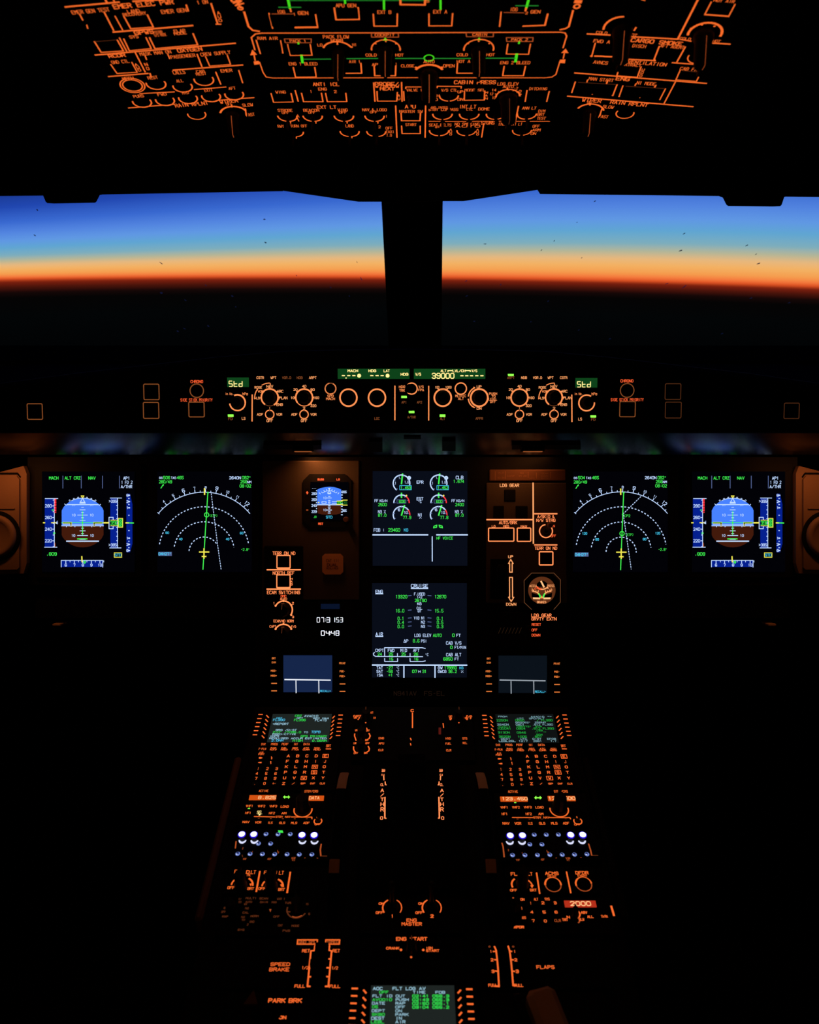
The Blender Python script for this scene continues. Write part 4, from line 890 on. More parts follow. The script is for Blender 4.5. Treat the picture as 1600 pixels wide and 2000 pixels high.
# ------------------------------------------------------------------ display screens
def du(rect, scr, label, view, mat='SCR'):
    i = Inst('display_unit', MAINP, rect, label, 'display screen', 'flight display screens', th=.0045, mat='black_plastic', plate='bezel', corner=.004); i.col = 'W'
    i.view(0, 0, 1); i.screen(*scr, mat); i.view(*view); return i
def pfd(vx, A, B, Cc, label, rect, scr, dy=0):
    """A: mode row shift, B: attitude and altitude shift, Cc: speed tape shift"""
    i = du(rect, scr, label, (vx, 880, 5.714)); z0 = i.z
    w = 1.35
    for t, x in (('MACH', 605), ('ALT CRZ', 815), ('NAV', 1031)): i.T(t, x+A, 307, 36, {'MACH': 100, 'ALT CRZ': 172, 'NAV': 76}[t], c='G', lw=.18)
    for x in (707, 912, 1148, 1338): i.L(x+A, 285, x+A, 420, w=1.3, c='Wd')
    i.T('AP1', 1417+A, 308, 36, 70, lw=.18); i.T('1 FD 2', 1420+A, 355, 36, 122, lw=.18); i.T('A/THR', 1416+A, 403, 36, 122, lw=.18)
    # attitude: sky and ground discs with flat sides
    X = 927+B; ys = 840; cy = 805
    up_ = [(X+R*cos(rad(a)), cy-275*sin(rad(a))) for R, a in ((275, t) for t in range(148, 27, -8))]
    pts = [(X-233, ys), (X-233, 670)] + [p for p in up_ if abs(p[0]-X) < 233] + [(X+233, 670), (X+233, ys)]
    i.F(*[q for p in pts for q in p], c='SKY')
    lo = [(X+275*cos(rad(a)), cy-275*sin(rad(a))) for a in range(-32, -149, -8)]
    pts = [(X+233, ys), (X+233, 940)] + [p for p in lo if abs(p[0]-X) < 233] + [(X-233, 940), (X-233, ys)]
    pts = [(X-233, ys), (X+233, ys), (X+233, 940)] + [p for p in lo if abs(p[0]-X) < 233] + [(X-233, 940)]
    i.F(*[q for p in pts for q in p], c='EARTH')
    # tapes
    i.F(505+Cc, 538, 608+Cc, 538, 612+Cc, 1078, 505+Cc, 1078, c='NAVY')
    i.F(1236+B, 532, 1318+B, 532, 1318+B, 1082, 1236+B, 1082, c='NAVY')
    i.F(1415+B, 482, 1455+B, 482, 1482+B, 600, 1482+B, 1040, 1455+B, 1135, 1415+B, 1135, c='NAVY')
    i.F(690+B, 1228, 1153+B, 1228, 1153+B, 1298, 690+B, 1298, c='NAVY')
    i.z = z0+.0003
    i.F(612+Cc, 536, 634+Cc, 536, 634+Cc, 695, 612+Cc, 695, c='RD')
    for q in range(5): i.L(612+Cc, 563+q*30, 634+Cc, 563+q*30, w=1.6, c='SCR')
    i.L(510+Cc, 536, 652+Cc, 536, w=w); i.L(503+Cc, 1078, 642+Cc, 1078, w=w); i.L(612+Cc, 536, 612+Cc, 1078, w=w)
    for q, t in enumerate(('280', '260', '240', '220')):
        y = 618+q*129.5; i.T(t, 546+Cc, y, 36, 72, lw=.18); i.L(592+Cc, y, 610+Cc, y, w=w); i.L(598+Cc, y+65, 610+Cc, y+65, w=w)
    i.L(598+Cc, 553, 610+Cc, 553, w=w)
    i.L(490+Cc, 805, 506+Cc, 805, w=2.4, c='Y'); i.L(582+Cc, 805, 632+Cc, 805, w=2.2, c='Y'); i.F(615+Cc, 805, 650+Cc, 790, 648+Cc, 822, c='W')
    i.L(626+Cc, 803, 648+Cc, 783, 650+Cc, 815, w=1, c='Wd'); i.D(611+Cc, 922, 12, c='G'); i.L(588+Cc, 664, 600+Cc, 664, w=2, c='G'); i.L(618+Cc, 1030, 622+Cc, 1075, w=1.6, c='Od')
    i.T('.809', 577+Cc+4, 1153, 38, 112, c='G', lw=.17)
    # bank scale
    i.strip([i.w(*p) for p in up_ if abs(p[0]-X) < 140], .0005, 'W')
    for a in (-30, -20, -10, 10, 20, 30):
        c, s_ = sin(rad(a)), cos(rad(a)); l = 292 if abs(a) == 30 else 288
        i.L(X+c*278-s_*6, cy-s_*278-c*6, X+c*l-s_*6, cy-s_*l-c*6, X+c*l+s_*6, cy-s_*l+c*6, X+c*278+s_*6, cy-s_*278+c*6, w=.8)
    i.L(X-200, 596, X-182, 612, w=1.2); i.L(X+200, 600, X+185, 614, w=1.2)
    i.L(X-16, 506, X+16, 506, X+2, 528, X-16, 506, w=1.6, c='Y'); i.L(X, 530, X-30, 588, X+30, 588, X, 530, w=1.4); i.L(X-28, 578, X+28, 578, w=1.6)
    i.L(X-175, 604, X+178, 604, w=1.6); i.T('20', X-100, 611, 14, 34, lw=.12); i.T('20', X+100, 611, 14, 34, lw=.12)
    for y, l in ((633, 12), (662, 30), (692, 14), (720, 56), (750, 14), (780, 30), (866, 14), (896, 30), (926, 14), (948, 56)): i.L(X-l, y, X+l, y, w=1.1 if y < 940 else 1.8)
    i.T('10', X-100, 720, 28, 38); i.T('10', X+100, 720, 28, 38); i.T('10', X-103, 948, 28, 38); i.T('10', X+103, 948, 28, 38)
    i.L(X, 680, X, 938, w=1.6, c='G'); i.L(X-233, 805, X+233, 805, w=1.2, c='G'); i.L(X-233, ys, X+233, ys, w=1.4); i.L(X-220, 826, X+220, 826, w=.9)
    for dx in (-180, -85, 103, 197): i.L(X+dx, ys, X+dx, ys+12, w=1.2)
    for sg in (-1, 1):
        p = [X+sg*218, 798, X+sg*122, 798, X+sg*122, 845, X+sg*138, 845, X+sg*138, 813, X+sg*218, 813]
        i.F(X+sg*218, 798, X+sg*122, 798, X+sg*122, 845, X+sg*138, 845, X+sg*138, 813, X+sg*218, 813, c='BLK'); i.L(*p, w=1.0, c='Y', close=True)
    i.D(X, 805, 11, c='G'); i.L(X-178, 1011, X+178, 1011, w=2.4); i.L(X-55, 986, X+50, 986, w=2.2, c='G'); i.L(X-30, 990, X+30, 990, w=1.6)
    i.L(X+236, 805, X+290, 805, w=2.8, c='Y')
    # altitude
    i.L(1236+B, 530, 1362+B, 530, w=w); i.L(1230+B, 1086, 1356+B, 1086, w=w); i.L(1318+B, 530, 1318+B, 1086, w=w)
    for q in range(11): i.L(1306+B, 564+q*49, 1318+B, 564+q*49, w=w)
    i.T('>395', 1265+B, 566, 34, 86, lw=.18); i.T('>385', 1263+B, 1053, 34, 86, lw=.18)
    i.L(1222+B, 745, 1268+B, 745, 1268+B, 772, w=1.4); i.L(1222+B, 745, 1222+B, 872, 1268+B, 872, 1268+B, 842, w=1.4)
    i.F(1238+B, 778, 1322+B, 778, 1322+B, 838, 1238+B, 838, c='BLK'); i.F(1325+B, 757, 1375+B, 757, 1375+B, 855, 1325+B, 855, c='Gd'); 
    i.z += .0002
    i.T('390', 1282+B, 808, 46, 84, c='G', lw=.17); i.L(1325+B, 757, 1375+B, 757, 1375+B, 855, 1325+B, 855, 1325+B, 757, w=1.4, c='Y'); i.T('20', 1350+B, 780, 26, 38, c='G'); i.T('00', 1350+B, 808, 26, 38, c='G'); i.T('80', 1350+B, 835, 26, 38, c='G'); i.L(1240+B, 776, 1322+B, 776, w=1.2, c='Y'); i.L(1240+B, 840, 1322+B, 840, w=1.2, c='Y')
    i.L(1280+B, 1140, 1364+B, 1140, 1364+B, 1190, 1280+B, 1190, 1280+B, 1140, w=1.2, c='Y'); i.T('STD', 1322+B, 1165, 32, 70, c='C')
    for y, t in ((500, '6'), (570, '2'), (638, '1'), (977, '1'), (1047, '2'), (1115, '6')): i.T(t, 1428+B, y, 30, 18, lw=.2); i.L(1440+B, y, 1452+B, y, w=2.4)
    for y in (535, 603, 722, 893, 1012, 1083): i.L(1440+B, y, 1448+B, y, w=1.6)
    i.L(1412+B, 806, 1440+B, 806, w=2.6, c='Y'); i.L(1432+B, 806, 1495+B, 808, w=2.2, c='G')
    # heading
    i.L(690+B, 1298, 690+B, 1225, 1153+B, 1225, 1153+B, 1300, w=w)
    for q, t in enumerate(('6', '7', '8', '9', '10')): i.T(t, 741+B+q*95, 1277, 32, 20*len(t), lw=.18); i.L(741+B+q*95, 1228, 741+B+q*95, 1256, w=w); i.L(788+B+q*94, 1228, 788+B+q*94, 1244, w=1.1)
    i.L(X-8, 1182, X-5, 1242, w=2.4, c='Y'); i.L(X+25, 1230, X+14, 1244, X+25, 1258, X+34, 1244, X+25, 1230, w=1.6, c='G')
    i.close(); i.done()
pfd(0, 0, 0, 0, 'outermost left display with blue and brown artificial horizon', (68, 906, 276, 1128), (83, 921, 263, 1117))
pfd(1320, -309, -296, -316, 'outermost right display with blue and brown artificial horizon', (1337, 906, 1548, 1128), (1352, 921, 1533, 1117))
def nd(rect, scr, label, view, cx, cy, R, ring, nm, route, extra, gs):
    i = du(rect, scr, label, view); k = R/785.0
    P = lambda a, r: (cx+r*cos(rad(a)), cy-r*sin(rad(a)))
    loc = lambda a0, a1, r, n: [i.w(*P(a0+(a1-a0)*q/n, r)) for q in range(n+1)]
    pw = .00108
    i.strip(loc(139.6, 40, R, 40), pw/2, 'W')
    for n in range(4, 13):
        a = 88.6+10*(8-n); big = n in (6, 9, 12); i.L(*P(a, R), *P(a, R+36*k), w=1.3)
        i.T(str(n), *P(a, R+(66 if big else 62)*k), (50 if big else 34)*k, (30 if big else 20)*k*len(str(n)), rot=rad(a-90), lw=.16)
    for n in range(-1, 9): a = 88.6+35-10*n+0; i.L(*P(a, R), *P(a, R+20*k), w=1.1)
    i.L(*P(139.6, R-12*k), *P(139.6, R+14*k), w=1.2)
    for r, a0, a1 in ring: i.dash(loc(a0, a1, r*k, 50), .0030, .0030, pw*1.4, 'W')
    for x, y, t in nm: i.T(t, x, y, 30*k*1.05, 19*len(t)*k*1.08, c='C', lw=.2)
    for seg_ in route: i.dash([i.w(seg_[q], seg_[q+1]) for q in range(0, len(seg_), 2)], .0028, .0016, pw, 'W')
    i.z += .0002
    extra(i); i.L(cx-60*k, cy, cx+64*k, cy, w=2.4, c='Y'); i.L(cx, cy-44*k, cx, cy+82*k, w=2.4, c='Y'); i.L(cx-24*k, cy+58*k, cx+26*k, cy+58*k, w=2.4, c='Y')
    s = i.vs/5.714
    return i, k
def exl(i):
    i.L(783, 1325, 838, 470, w=1.8, c='G'); i.D(838, 470, 10, c='G'); i.A(824, 717, 24, w=1.5, c='G'); i.T('(ETP)', 901, 727, 28, 84, c='G', lw=.15); i.L(801, 425, 801, 490, w=2.6, c='Y')
    i.T('GS', 314, 305, 26, 36, c='W'); i.T('506', 379, 303, 36, 72, c='G'); i.T('TAS', 455, 305, 28, 54); i.T('465', 530, 303, 36, 72, c='G'); i.T('280/49', 365, 349, 36, 142, c='G'); i.L(314, 420, 342, 378, w=1.6, c='G'); i.F(346, 372, 344, 396, 326, 386, c='G')
    i.T('2640N', 1141, 305, 34, 126); i.T('082\u00b0', 1269, 303, 36, 98, c='G'); i.T('256', 1238, 349, 36, 74, c='G'); i.T('NM', 1299, 352, 30, 42); i.T('08:02', 1256, 395, 36, 124, c='G'); i.T('-2.8\u00b0', 1256, 1104, 30, 94, c='G')
    i.F(286, 1130, 436, 1130, 436, 1174, 286, 1174, c='Wd'); i.z += .0002; i.T('04H27\'', 360, 1152, 34, 140, c='C', lw=.22)
i, k = nd((296, 906, 504, 1128), (308, 921, 492, 1117), 'left map display, compass arc with 40 and 60 mile dashed rings', (260, 880, 5.714), 795, 1132, 667, ((594, 170, 9.6), (397, 169.5, 9), (197, 176, 30)), ((385, 917, '60'), (1214, 921, '60'), (534, 988, '40'), (1057, 988, '40')), ((875, 478, 945, 1045, 985, 1325),), exl, None)
i.close(); i.done()
def exr(i):
    i.L(745, 1418, 785, 415, w=1.8, c='G'); i.D(785, 415, 12, c='G'); i.A(764, 947, 28, w=1.5, c='G'); i.D(774, 698, 11, c='G'); i.T('CP2', 833, 716, 34, 70, c='G', lw=.15); i.T('(ETP)', 862, 962, 34, 96, c='G', lw=.15); i.L(747, 368, 747, 438, w=2.6, c='Y')
    i.T('GS', 160, 224, 30, 42); i.T('504', 237, 221, 42, 84, c='G'); i.T('TAS', 328, 224, 32, 64); i.T('465', 418, 221, 42, 84, c='G'); i.T('280/49', 222, 277, 40, 168, c='G'); i.L(164, 360, 196, 312, w=1.6, c='G'); i.F(200, 306, 200, 332, 178, 322, c='G')
    i.T('2640N', 1136, 221, 40, 146); i.T('082\u00b0', 1285, 220, 42, 112, c='G'); i.T('256', 1248, 273, 42, 84, c='G'); i.T('NM', 1321, 276, 34, 48); i.T('08:02', 1272, 326, 42, 144, c='G'); i.T('-2.8\u00b0', 1293, 1154, 36, 110, c='G')
    i.F(150, 1193, 328, 1193, 328, 1246, 150, 1246, c='Wd'); i.z += .0002; i.T('04H27\'', 238, 1221, 42, 168, c='C', lw=.22)
i, k = nd((1106, 906, 1318, 1128), (1119, 921, 1304, 1117), 'right map display, compass arc with 80 and 120 mile dashed rings', (1100, 900, 6.667), 753, 1190, 785, ((591, 170.5, 10), (393, 170.5, 9), (196, 178, -1)), ((278, 946, '120'), (1228, 943, '120'), (441, 1023, '80'), (1058, 1020, '80')), ((1010, 465, 780, 690, 884, 1412),), exr, None)
i.close(); i.done()
# engine display
i = du((716, 908, 926, 1122), (728, 920, 913, 1105), 'upper centre display of round engine dials and fuel figures', (700, 890, 6.667), 'SCRB')
for x0 in (0, 483):
    X = 563+x0
    for cy_, r_, a0, a1, rd in ((360, 108, 232, -10, None), (612, 100, 180, 0, (55, 0)), (770, 108, 210, 0, (38, 0))):
        i.A(X, cy_, r_, a0, (rd[0] if rd else a1), w=2.2, c='W')
        if rd: i.A(X, cy_, r_, rd[0], rd[1], w=2.2, c='RD')
        for a in range(a0, 0, -40): i.L(X+(r_-18)*cos(rad(a)), cy_-(r_-18)*sin(rad(a)), X+r_*cos(rad(a)), cy_-r_*sin(rad(a)), w=1.4, c='Wd')
    i.L(X, 365, X+13, 238, w=2.8, c='G'); i.L(X, 545, X, 490, w=2.8, c='G'); i.L(X, 775, X+38, 648, w=2.8, c='G')
    i.A(X+98, 290, 14, w=3); i.D(X+64, 520, 11, c='Y'); i.T('1', X-78, 358, 36, 14); i.T('1.', X-20, 288, 34, 28); i.T('1.8', X+66, 346, 38, 52); i.T('6', X-32, 705, 38, 24); i.T('10', X+56, 740, 38, 44)
    i.L(540+x0, 390, 690+x0, 390, 690+x0, 444, 540+x0, 444, 540+x0, 390, w=1.0, c='C'); i.T('1.453' if not x0 else '1.452', 618+x0, 418, 40, 130, c='G', lw=.2); i.L(504+x0, 575, 620+x0, 575, 620+x0, 618, 504+x0, 618, 504+x0, 575, w=1.0, c='Wd'); i.T('606' if not x0 else '600', 570+x0, 597, 40, 76, c='G')
    i.T('77.9' if not x0 else '77.8', 634+x0, 805, 44, 104, c='G')
i.T('EPR', 804, 345, 42, 84); i.T('EGT', 803, 562, 42, 82); i.T('\u00b0C', 802, 600, 34, 40); i.T('N1', 806, 770, 40, 52); i.T('%', 808, 805, 30, 26); i.T('CLB', 1318, 285, 46, 92); i.T('1.674', 1306, 335, 42, 134, c='G')
i.T('FF', 236, 587, 40, 44); i.T('KG/H', 328, 588, 36, 96); i.T('2500', 315, 637, 42, 108, c='G'); i.T('N3 %', 307, 730, 42, 96); i.T('87.0', 312, 776, 40, 102, c='G')
i.T('FF', 1238, 587, 40, 44); i.T('KG/H', 1328, 588, 36, 96); i.T('2400', 1318, 637, 42, 108, c='G'); i.T('N3 %', 1308, 730, 42, 96); i.T('87.0', 1316, 776, 40, 102, c='G')
i.T('FOB :', 272, 968, 46, 136); i.T('29460', 467, 967, 46, 150, c='G'); i.T('KG', 622, 968, 40, 50, c='C')
i.L(190, 1031, 905, 1031, w=2.4); i.L(1020, 1031, 1420, 1031, w=2.4); i.L(962, 1055, 963, 1372, w=1.8); i.T('HF VOICE', 1125, 1073, 40, 210, c='G')
i.L(980, 940, 985, 918, 1022, 905, 1018, 932, 980, 940, w=1.8, c='G'); i.L(1052, 905, 1058, 930, 1095, 940, 1090, 916, 1052, 905, w=1.8, c='G')
i.close(); i.done()
# cruise page
i = du((714, 1126, 928, 1340), (727, 1139, 912, 1323), 'lower centre display headed CRUISE with green figures', (700, 1120, 6.667), 'SCRB')
i.T('CRUISE', 797, 161, 50, 216); i.L(690, 194, 905, 194, w=2); i.T('ENG', 272, 235, 46, 90); i.L(228, 263, 320, 263, w=2); i.T('AIR', 273, 789, 46, 90); i.L(228, 817, 320, 817, w=2)
i.T('F.USED', 797, 267, 38, 138); i.T('1+2', 797, 308, 34, 66); i.T('26190', 812, 350, 42, 150, c='G'); i.T('KG', 795, 394, 36, 50); i.T('OIL', 797, 450, 38, 70); i.T('QT', 798, 487, 36, 44)
i.T('13320', 561, 301, 46, 148, c='G'); i.T('12870', 1068, 301, 46, 146, c='G'); i.T('16.0', 542, 484, 46, 108, c='G'); i.T('15.5', 1050, 484, 46, 108, c='G')
i.T('VIB N1', 795, 579, 40, 136); i.T('N2', 842, 632, 38, 46); i.T('N3', 842, 688, 40, 46)
for y, a, b in ((584, '0.1', '0.1'), (636, '0.4', '0.5'), (690, '0.0', '0.3')): i.T(a, 553, y, 44, 78, c='G'); i.T(b, 1064, y, 44, 78, c='G')
for y in (286, 475, 577, 629, 682): i.L(650, y+3, 690, y-1, w=1.5, c='Wd'); i.L(905, y-1, 948, y+3, w=1.5, c='Wd')
i.T('LDG ELEV', 840, 804, 42, 212); i.T('AUTO', 1028, 804, 42, 108, c='G'); i.T('0', 1238, 803, 44, 26, c='G'); i.T('FT', 1304, 804, 38, 50); i.T('\u0394P', 620, 878, 42, 56); i.T('8.6', 754, 875, 46, 80, c='G'); i.T('PSI', 855, 878, 38, 70)
i.T('CAB V/S', 1242, 904, 44, 194); i.T('0', 1212, 960, 44, 26, c='G'); i.T('FT/MIN', 1328, 961, 40, 144); i.T('CAB ALT', 1242, 1056, 44, 192); i.T('6850', 1168, 1111, 44, 118, c='G'); i.T('FT', 1281, 1112, 38, 50)
i.L(343, 1080, 343, 965, 830, 965, 872, 975, w=1.5); i.L(212, 1025, 198, 1040, 200, 1062, 225, 1078, 838, 1081, w=1.5); i.L(510, 1040, 510, 1080, w=1.4); i.L(674, 1040, 674, 1080, w=1.4); i.L(343, 1104, 344, 1144, 512, 1144, 512, 1104, w=1.5); i.L(673, 1104, 675, 1144, 840, 1144, 872, 1136, w=1.5)
i.T('CKPT', 277, 999, 40, 104); i.T('FWD', 427, 1000, 40, 80); i.T('MID', 592, 1000, 40, 80); i.T('AFT', 755, 1000, 40, 78)
for t, x, y in (('24', 279, 1049), ('25', 425, 1049), ('25', 589, 1049), ('26', 750, 1049), ('15', 427, 1113), ('16', 752, 1113)): i.T(t, x, y, 40, 52, c='G')
i.T('\u00b0C', 893, 1055, 36, 38); i.L(184, 1191, 1412, 1193, w=2.6); i.L(594, 1195, 594, 1350, w=2.2); i.L(998, 1195, 998, 1350, w=2.2)
for t, g, y in (('TAT', '-27', 1225), ('SAT', '-56', 1273), ('ISA', '+1', 1321)): i.T(t, 279, y, 38, 78); i.T(g, 408 if len(g) > 2 else 420, y, 38, 26*len(g), c='G'); i.T('\u00b0C', 512, y, 36, 34)
i.T('07', 733, 1273, 42, 58, c='G'); i.T('H', 796, 1275, 32, 24); i.T('31', 861, 1273, 42, 50, c='G'); i.T('GW', 1066, 1226, 38, 56); i.T('178860', 1200, 1225, 40, 158, c='G'); i.T('KG', 1342, 1227, 36, 46, c='C'); i.T('GWCG', 1091, 1274, 38, 106); i.T('36.2', 1227, 1274, 40, 104, c='G'); i.T('%', 1352, 1275, 30, 24)
i.close(); i.done()

# ------------------------------------------------------------------ standby and switch panels
def mi_(name, rect, label, cat, view, mat='panel_paint', th=.0045, group=None, corner=0, lift=0.0, plate='faceplate'):
    i = Inst(name, MAINP, rect, label, cat, group, th=th, mat=mat, corner=corner, lift=lift, plate=plate); i.col = 'M'; i.view(*view); return i
i = mi_('standby_panel', (512, 900, 702, 1172), 'brown panel left of the engine display that holds the standby horizon', 'panel', (480, 880, 6.154), group=None)
i.col = 'M'; i.done()
i = mi_('standby_horizon', (592, 926, 686, 1030), 'small octagonal standby horizon with blue and brown screen', 'instrument', (480, 880, 6.154), mat='knob_plastic', th=.004, corner=.011, lift=.0042, plate='bezel')
i.T('BUGS', 903, 347, 26, 72, c='RM', lw=.3); i.T('LS', 1112, 347, 26, 36, c='RM', lw=.25); i.T('RST', 902, 880, 28, 54, c='RM', lw=.25); i.L(740, 495, 740, 520, w=2.2, c='RM'); i.L(732, 505, 748, 508, w=2.2, c='RM'); i.L(732, 715, 748, 715, w=2, c='Od')
i.screen(780, 378, 1235, 835, 'SCR'); z0 = i.z; i.col = 'W'
i.F(862, 650, 862, 470, 900, 452, 960, 440, 1010, 436, 1060, 440, 1110, 452, 1150, 470, 1150, 650, c='SKY'); i.F(862, 650, 1150, 650, 1145, 755, 1090, 768, 1005, 772, 920, 768, 868, 755, c='EARTH'); i.z = z0+.0003
for y, t in ((518, '280'), (590, '260'), (661, '240'), (734, '220')): i.T(t, 824, y, 32, 58, lw=.2)
i.T('---', 824, 455, 20, 52)
for q in range(8): i.D(853, 482+q*36, 6, c='W'); 
for q in range(9): i.L(1150, 500+q*34, 1165, 500+q*34, w=1.6)
i.T('395', 1186, 498, 30, 54, lw=.2); i.T('385', 1186, 722, 30, 54, lw=.2); i.L(862, 652, 1150, 652, w=1.6)
for y, l in ((520, 14), (552, 10), (570, 26), (600, 10), (662, 10), (680, 14), (697, 10), (715, 28), (735, 10), (752, 14)): i.L(1006-l, y, 1006+l, y, w=1.3)
i.T('10', 952, 570, 28, 36); i.T('10', 952, 714, 28, 36); i.F(990, 450, 1022, 450, 1006, 480, c='W'); i.L(985, 512, 1006, 482, 1027, 512, 985, 512, w=1.2)
for a in range(-42, 43, 14): i.L(1006+140*sin(rad(a)), 600-138*cos(rad(a)), 1006+124*sin(rad(a)), 600-122*cos(rad(a)), w=1.1)
i.L(886, 508, 900, 522, w=1.3); i.L(1122, 508, 1110, 522, w=1.3); i.strip(i.arcpts(1006, 600, 118, 130, 50), .0004, 'W')
i.L(918, 614, 968, 614, 968, 634, 918, 634, 918, 614, w=1.2); i.L(1040, 614, 1092, 614, w=1.2); i.L(1040, 634, 1092, 634, w=1.2); i.L(998, 618, 998, 632, 1014, 632, 1014, 618, 998, 618, w=1.2); i.F(868, 625, 886, 612, 886, 638, c='Y')
i.F(1096, 610, 1165, 610, 1165, 645, 1096, 645, c='BLK'); i.z += .0002; i.T('390', 1130, 628, 34, 64, c='G'); i.T('20', 1195, 628, 34, 44, c='Gd'); i.L(1096, 608, 1165, 605, 1168, 596, 1222, 596, w=1.6, c='Y'); i.L(1096, 646, 1165, 648, 1168, 656, 1222, 656, w=1.6, c='Y')
i.T('.81', 836, 797, 26, 42, c='G'); i.T('STD', 1005, 800, 34, 72, c='C'); i.close()
i.knob(1207, 830, 36, .012, line=False, grip=False, mat='knob_tan', name='setting_knob')
for r in ((715, 455, 765, 560), (715, 660, 765, 770), (860, 325, 945, 368), (1080, 325, 1140, 368)): i.button(*r, .0002)
i.done()
i = mi_('placard', (629.5, 1081.5, 670.5, 1122), 'small square orange placard lettered CAT III DUAL', 'placard', (480, 880, 6.154), mat='placard_orange', th=.0008, corner=.0045, lift=.0055, plate='placard_sheet')
i.T('CAT III', 1045, 1323, 38, 150, c='placard_ink'); i.T('DUAL', 1042, 1375, 38, 125, c='placard_ink'); i.T('REQUIRED', 1042, 1415, 22, 140, c='placard_ink'); i.done()
i = mi_('switching_panel', (516, 1066, 592, 1262), 'orange lettered panel with TERR ON ND and ECAM SWITCHING selectors', 'panel', (480, 1060, 6.154), mat='panel_dark', lift=.0045, th=.004)
i.T('TERR ON ND', 460, 127, 42, 268); i.R(376, 152, 534, 308, 12, w=2); i.L(384, 302, 528, 302, w=2.2); i.L(258, 324, 658, 324, w=2.6); i.T('NORTH REF', 456, 364, 42, 256); i.R(374, 386, 534, 544, 12, w=2); i.L(382, 538, 528, 538, w=2.2)
for q, t in enumerate('MAG'): i.T(t, 551, 436+q*32, 26, 22)
i.L(256, 558, 658, 558, w=2.6); i.T('ECAM SWITCHING', 455, 598, 42, 392); i.T('DMC', 456, 642, 30, 64, c='RM'); i.T('AUTO', 455, 676, 28, 80)
i.A(456, 806, 106, 148, -35, w=2.6); i.D(360, 757, 12); i.D(548, 752, 12); i.D(548, 868, 12); i.L(455, 688, 455, 706, w=2.6); i.T('1', 341, 727, 30, 14); i.T('2', 568, 727, 30, 18); i.T('3', 570, 892, 28, 18)
i.T('ECAM/ND NORM', 456, 941, 34, 238); i.A(455, 1088, 108, 152, 28, w=2.6); i.D(360, 1038, 12); i.D(548, 1036, 12); i.L(455, 968, 455, 982, w=2.6); i.T('CAPT', 327, 1006, 30, 76); i.T('F/O', 577, 1008, 30, 52)
i.button(386, 162, 524, 296, .002); i.button(384, 396, 524, 532, .002); i.knob(450, 806, 88, .016, ang=85, c='Ox'); i.knob(450, 1088, 88, .016, ang=85, c='Ox'); i.done()
i = mi_('digital_clock', (598, 1176, 694, 1256), 'black digital clock reading 07:31 53 and 04:48', 'clock', (480, 1060, 6.154), mat='black_plastic', plate='bezel', corner=.003)
i.screen(850, 880, 1185, 970, 'BLK', name='time_window'); i.T('07', 900, 926, 62, 82, c='WW', seg=True, lw=.13); i.T(':', 965, 926, 50, 16, c='WW', lw=.2); i.T('31', 1023, 926, 62, 98, c='WW', seg=True, lw=.13); i.T('53', 1130, 926, 58, 76, c='WW', seg=True, lw=.13); i.close()
i.screen(895, 1040, 1135, 1130, 'BLK', name='elapsed_window'); i.T('04', 958, 1085, 62, 96, c='WW', seg=True, lw=.15); i.T(':', 1017, 1085, 46, 16, c='WW', lw=.24); i.T('48', 1076, 1085, 62, 92, c='WW', seg=True, lw=.15); i.close()
glow('DBL', (8, 18, 40), 1.0); i.screen(905, 735, 1130, 795, 'DBL', name='date_window'); i.close(); i.done()
def dcdu(vx, vy, s, mat, rect, label, x0, y0, x1, y1, dim):
    i = mi_('datalink_display', rect, label, 'display', (vx, vy, s), mat='black_plastic', plate='bezel', group='datalink displays', corner=.003)
    X = lambda x: x0+(x-455)*(x1-x0)/585.0; Y = lambda y: y0+(y-1353)*(y1-y0)/442.0; c = 'AMB'
    i.col = 'Pd'; k = (x1-x0)/585
    for t, y, w_ in (('BRT', 1389, 42), ('DIM', 1438, 44), ('MSG-', 1539, 68), ('MSG+', 1598, 70)): i.T(t, X(338), Y(y), 24*k, w_*k, lw=.26)
    for y in (1690, 1780): i.L(X(312), Y(y), X(372), Y(y), w=2)
    for t, y, w_ in (('PRINT', 1449, 72), ('PGE-', 1545, 60), ('PGE+', 1605, 62)): i.T(t, X(1162), Y(y), 24*k, w_*k, lw=.26)
    for y in (1697, 1787): i.L(X(1134), Y(y), X(1194), Y(y), w=2)
    i.screen(x0, y0, x1, y1, mat); i.L(X(473), Y(1642), X(1018), Y(1650), w=2.4, c='WL'+dim); i.L(X(606), Y(1658), X(608), Y(1800), w=1.8, c='WL'+dim); i.L(X(880), Y(1658), X(882), Y(1802), w=1.8, c='WL'+dim); i.T('RECALL>', X(960), Y(1780), 26*k, 126*k, c='C'); i.close(); i.done()
glow('Pd', (225, 120, 55), 1.0); glow('WLb', (225, 230, 240), 1.1); glow('WLd', (165, 175, 185), .9)
dcdu(480, 1060, 6.154, 'DCL', (521, 1270, 692, 1364), 'left datalink display, bright blue screen below the clock', 455, 1353, 1040, 1795, 'b')
dcdu(920, 1080, 6.667, 'DCR', (944, 1270, 1112, 1364), 'right datalink display, dim grey screen below the gear panel', 358, 1336, 988, 1820, 'd')
i = mi_('registration_plate', (762, 1344, 878, 1366), 'faint registration plate below the cruise display', 'plate', (700, 1120, 6.667), mat='panel_dark', th=.001, lift=.0015, plate='plate')
glow('DR', (30, 17, 10), 1.0); i.T("N941AV", 610, 1562, 60, 290, c='DR', lw=.12); i.T('FS-EL', 990, 1562, 60, 260, c='DR', lw=.12); i.done()
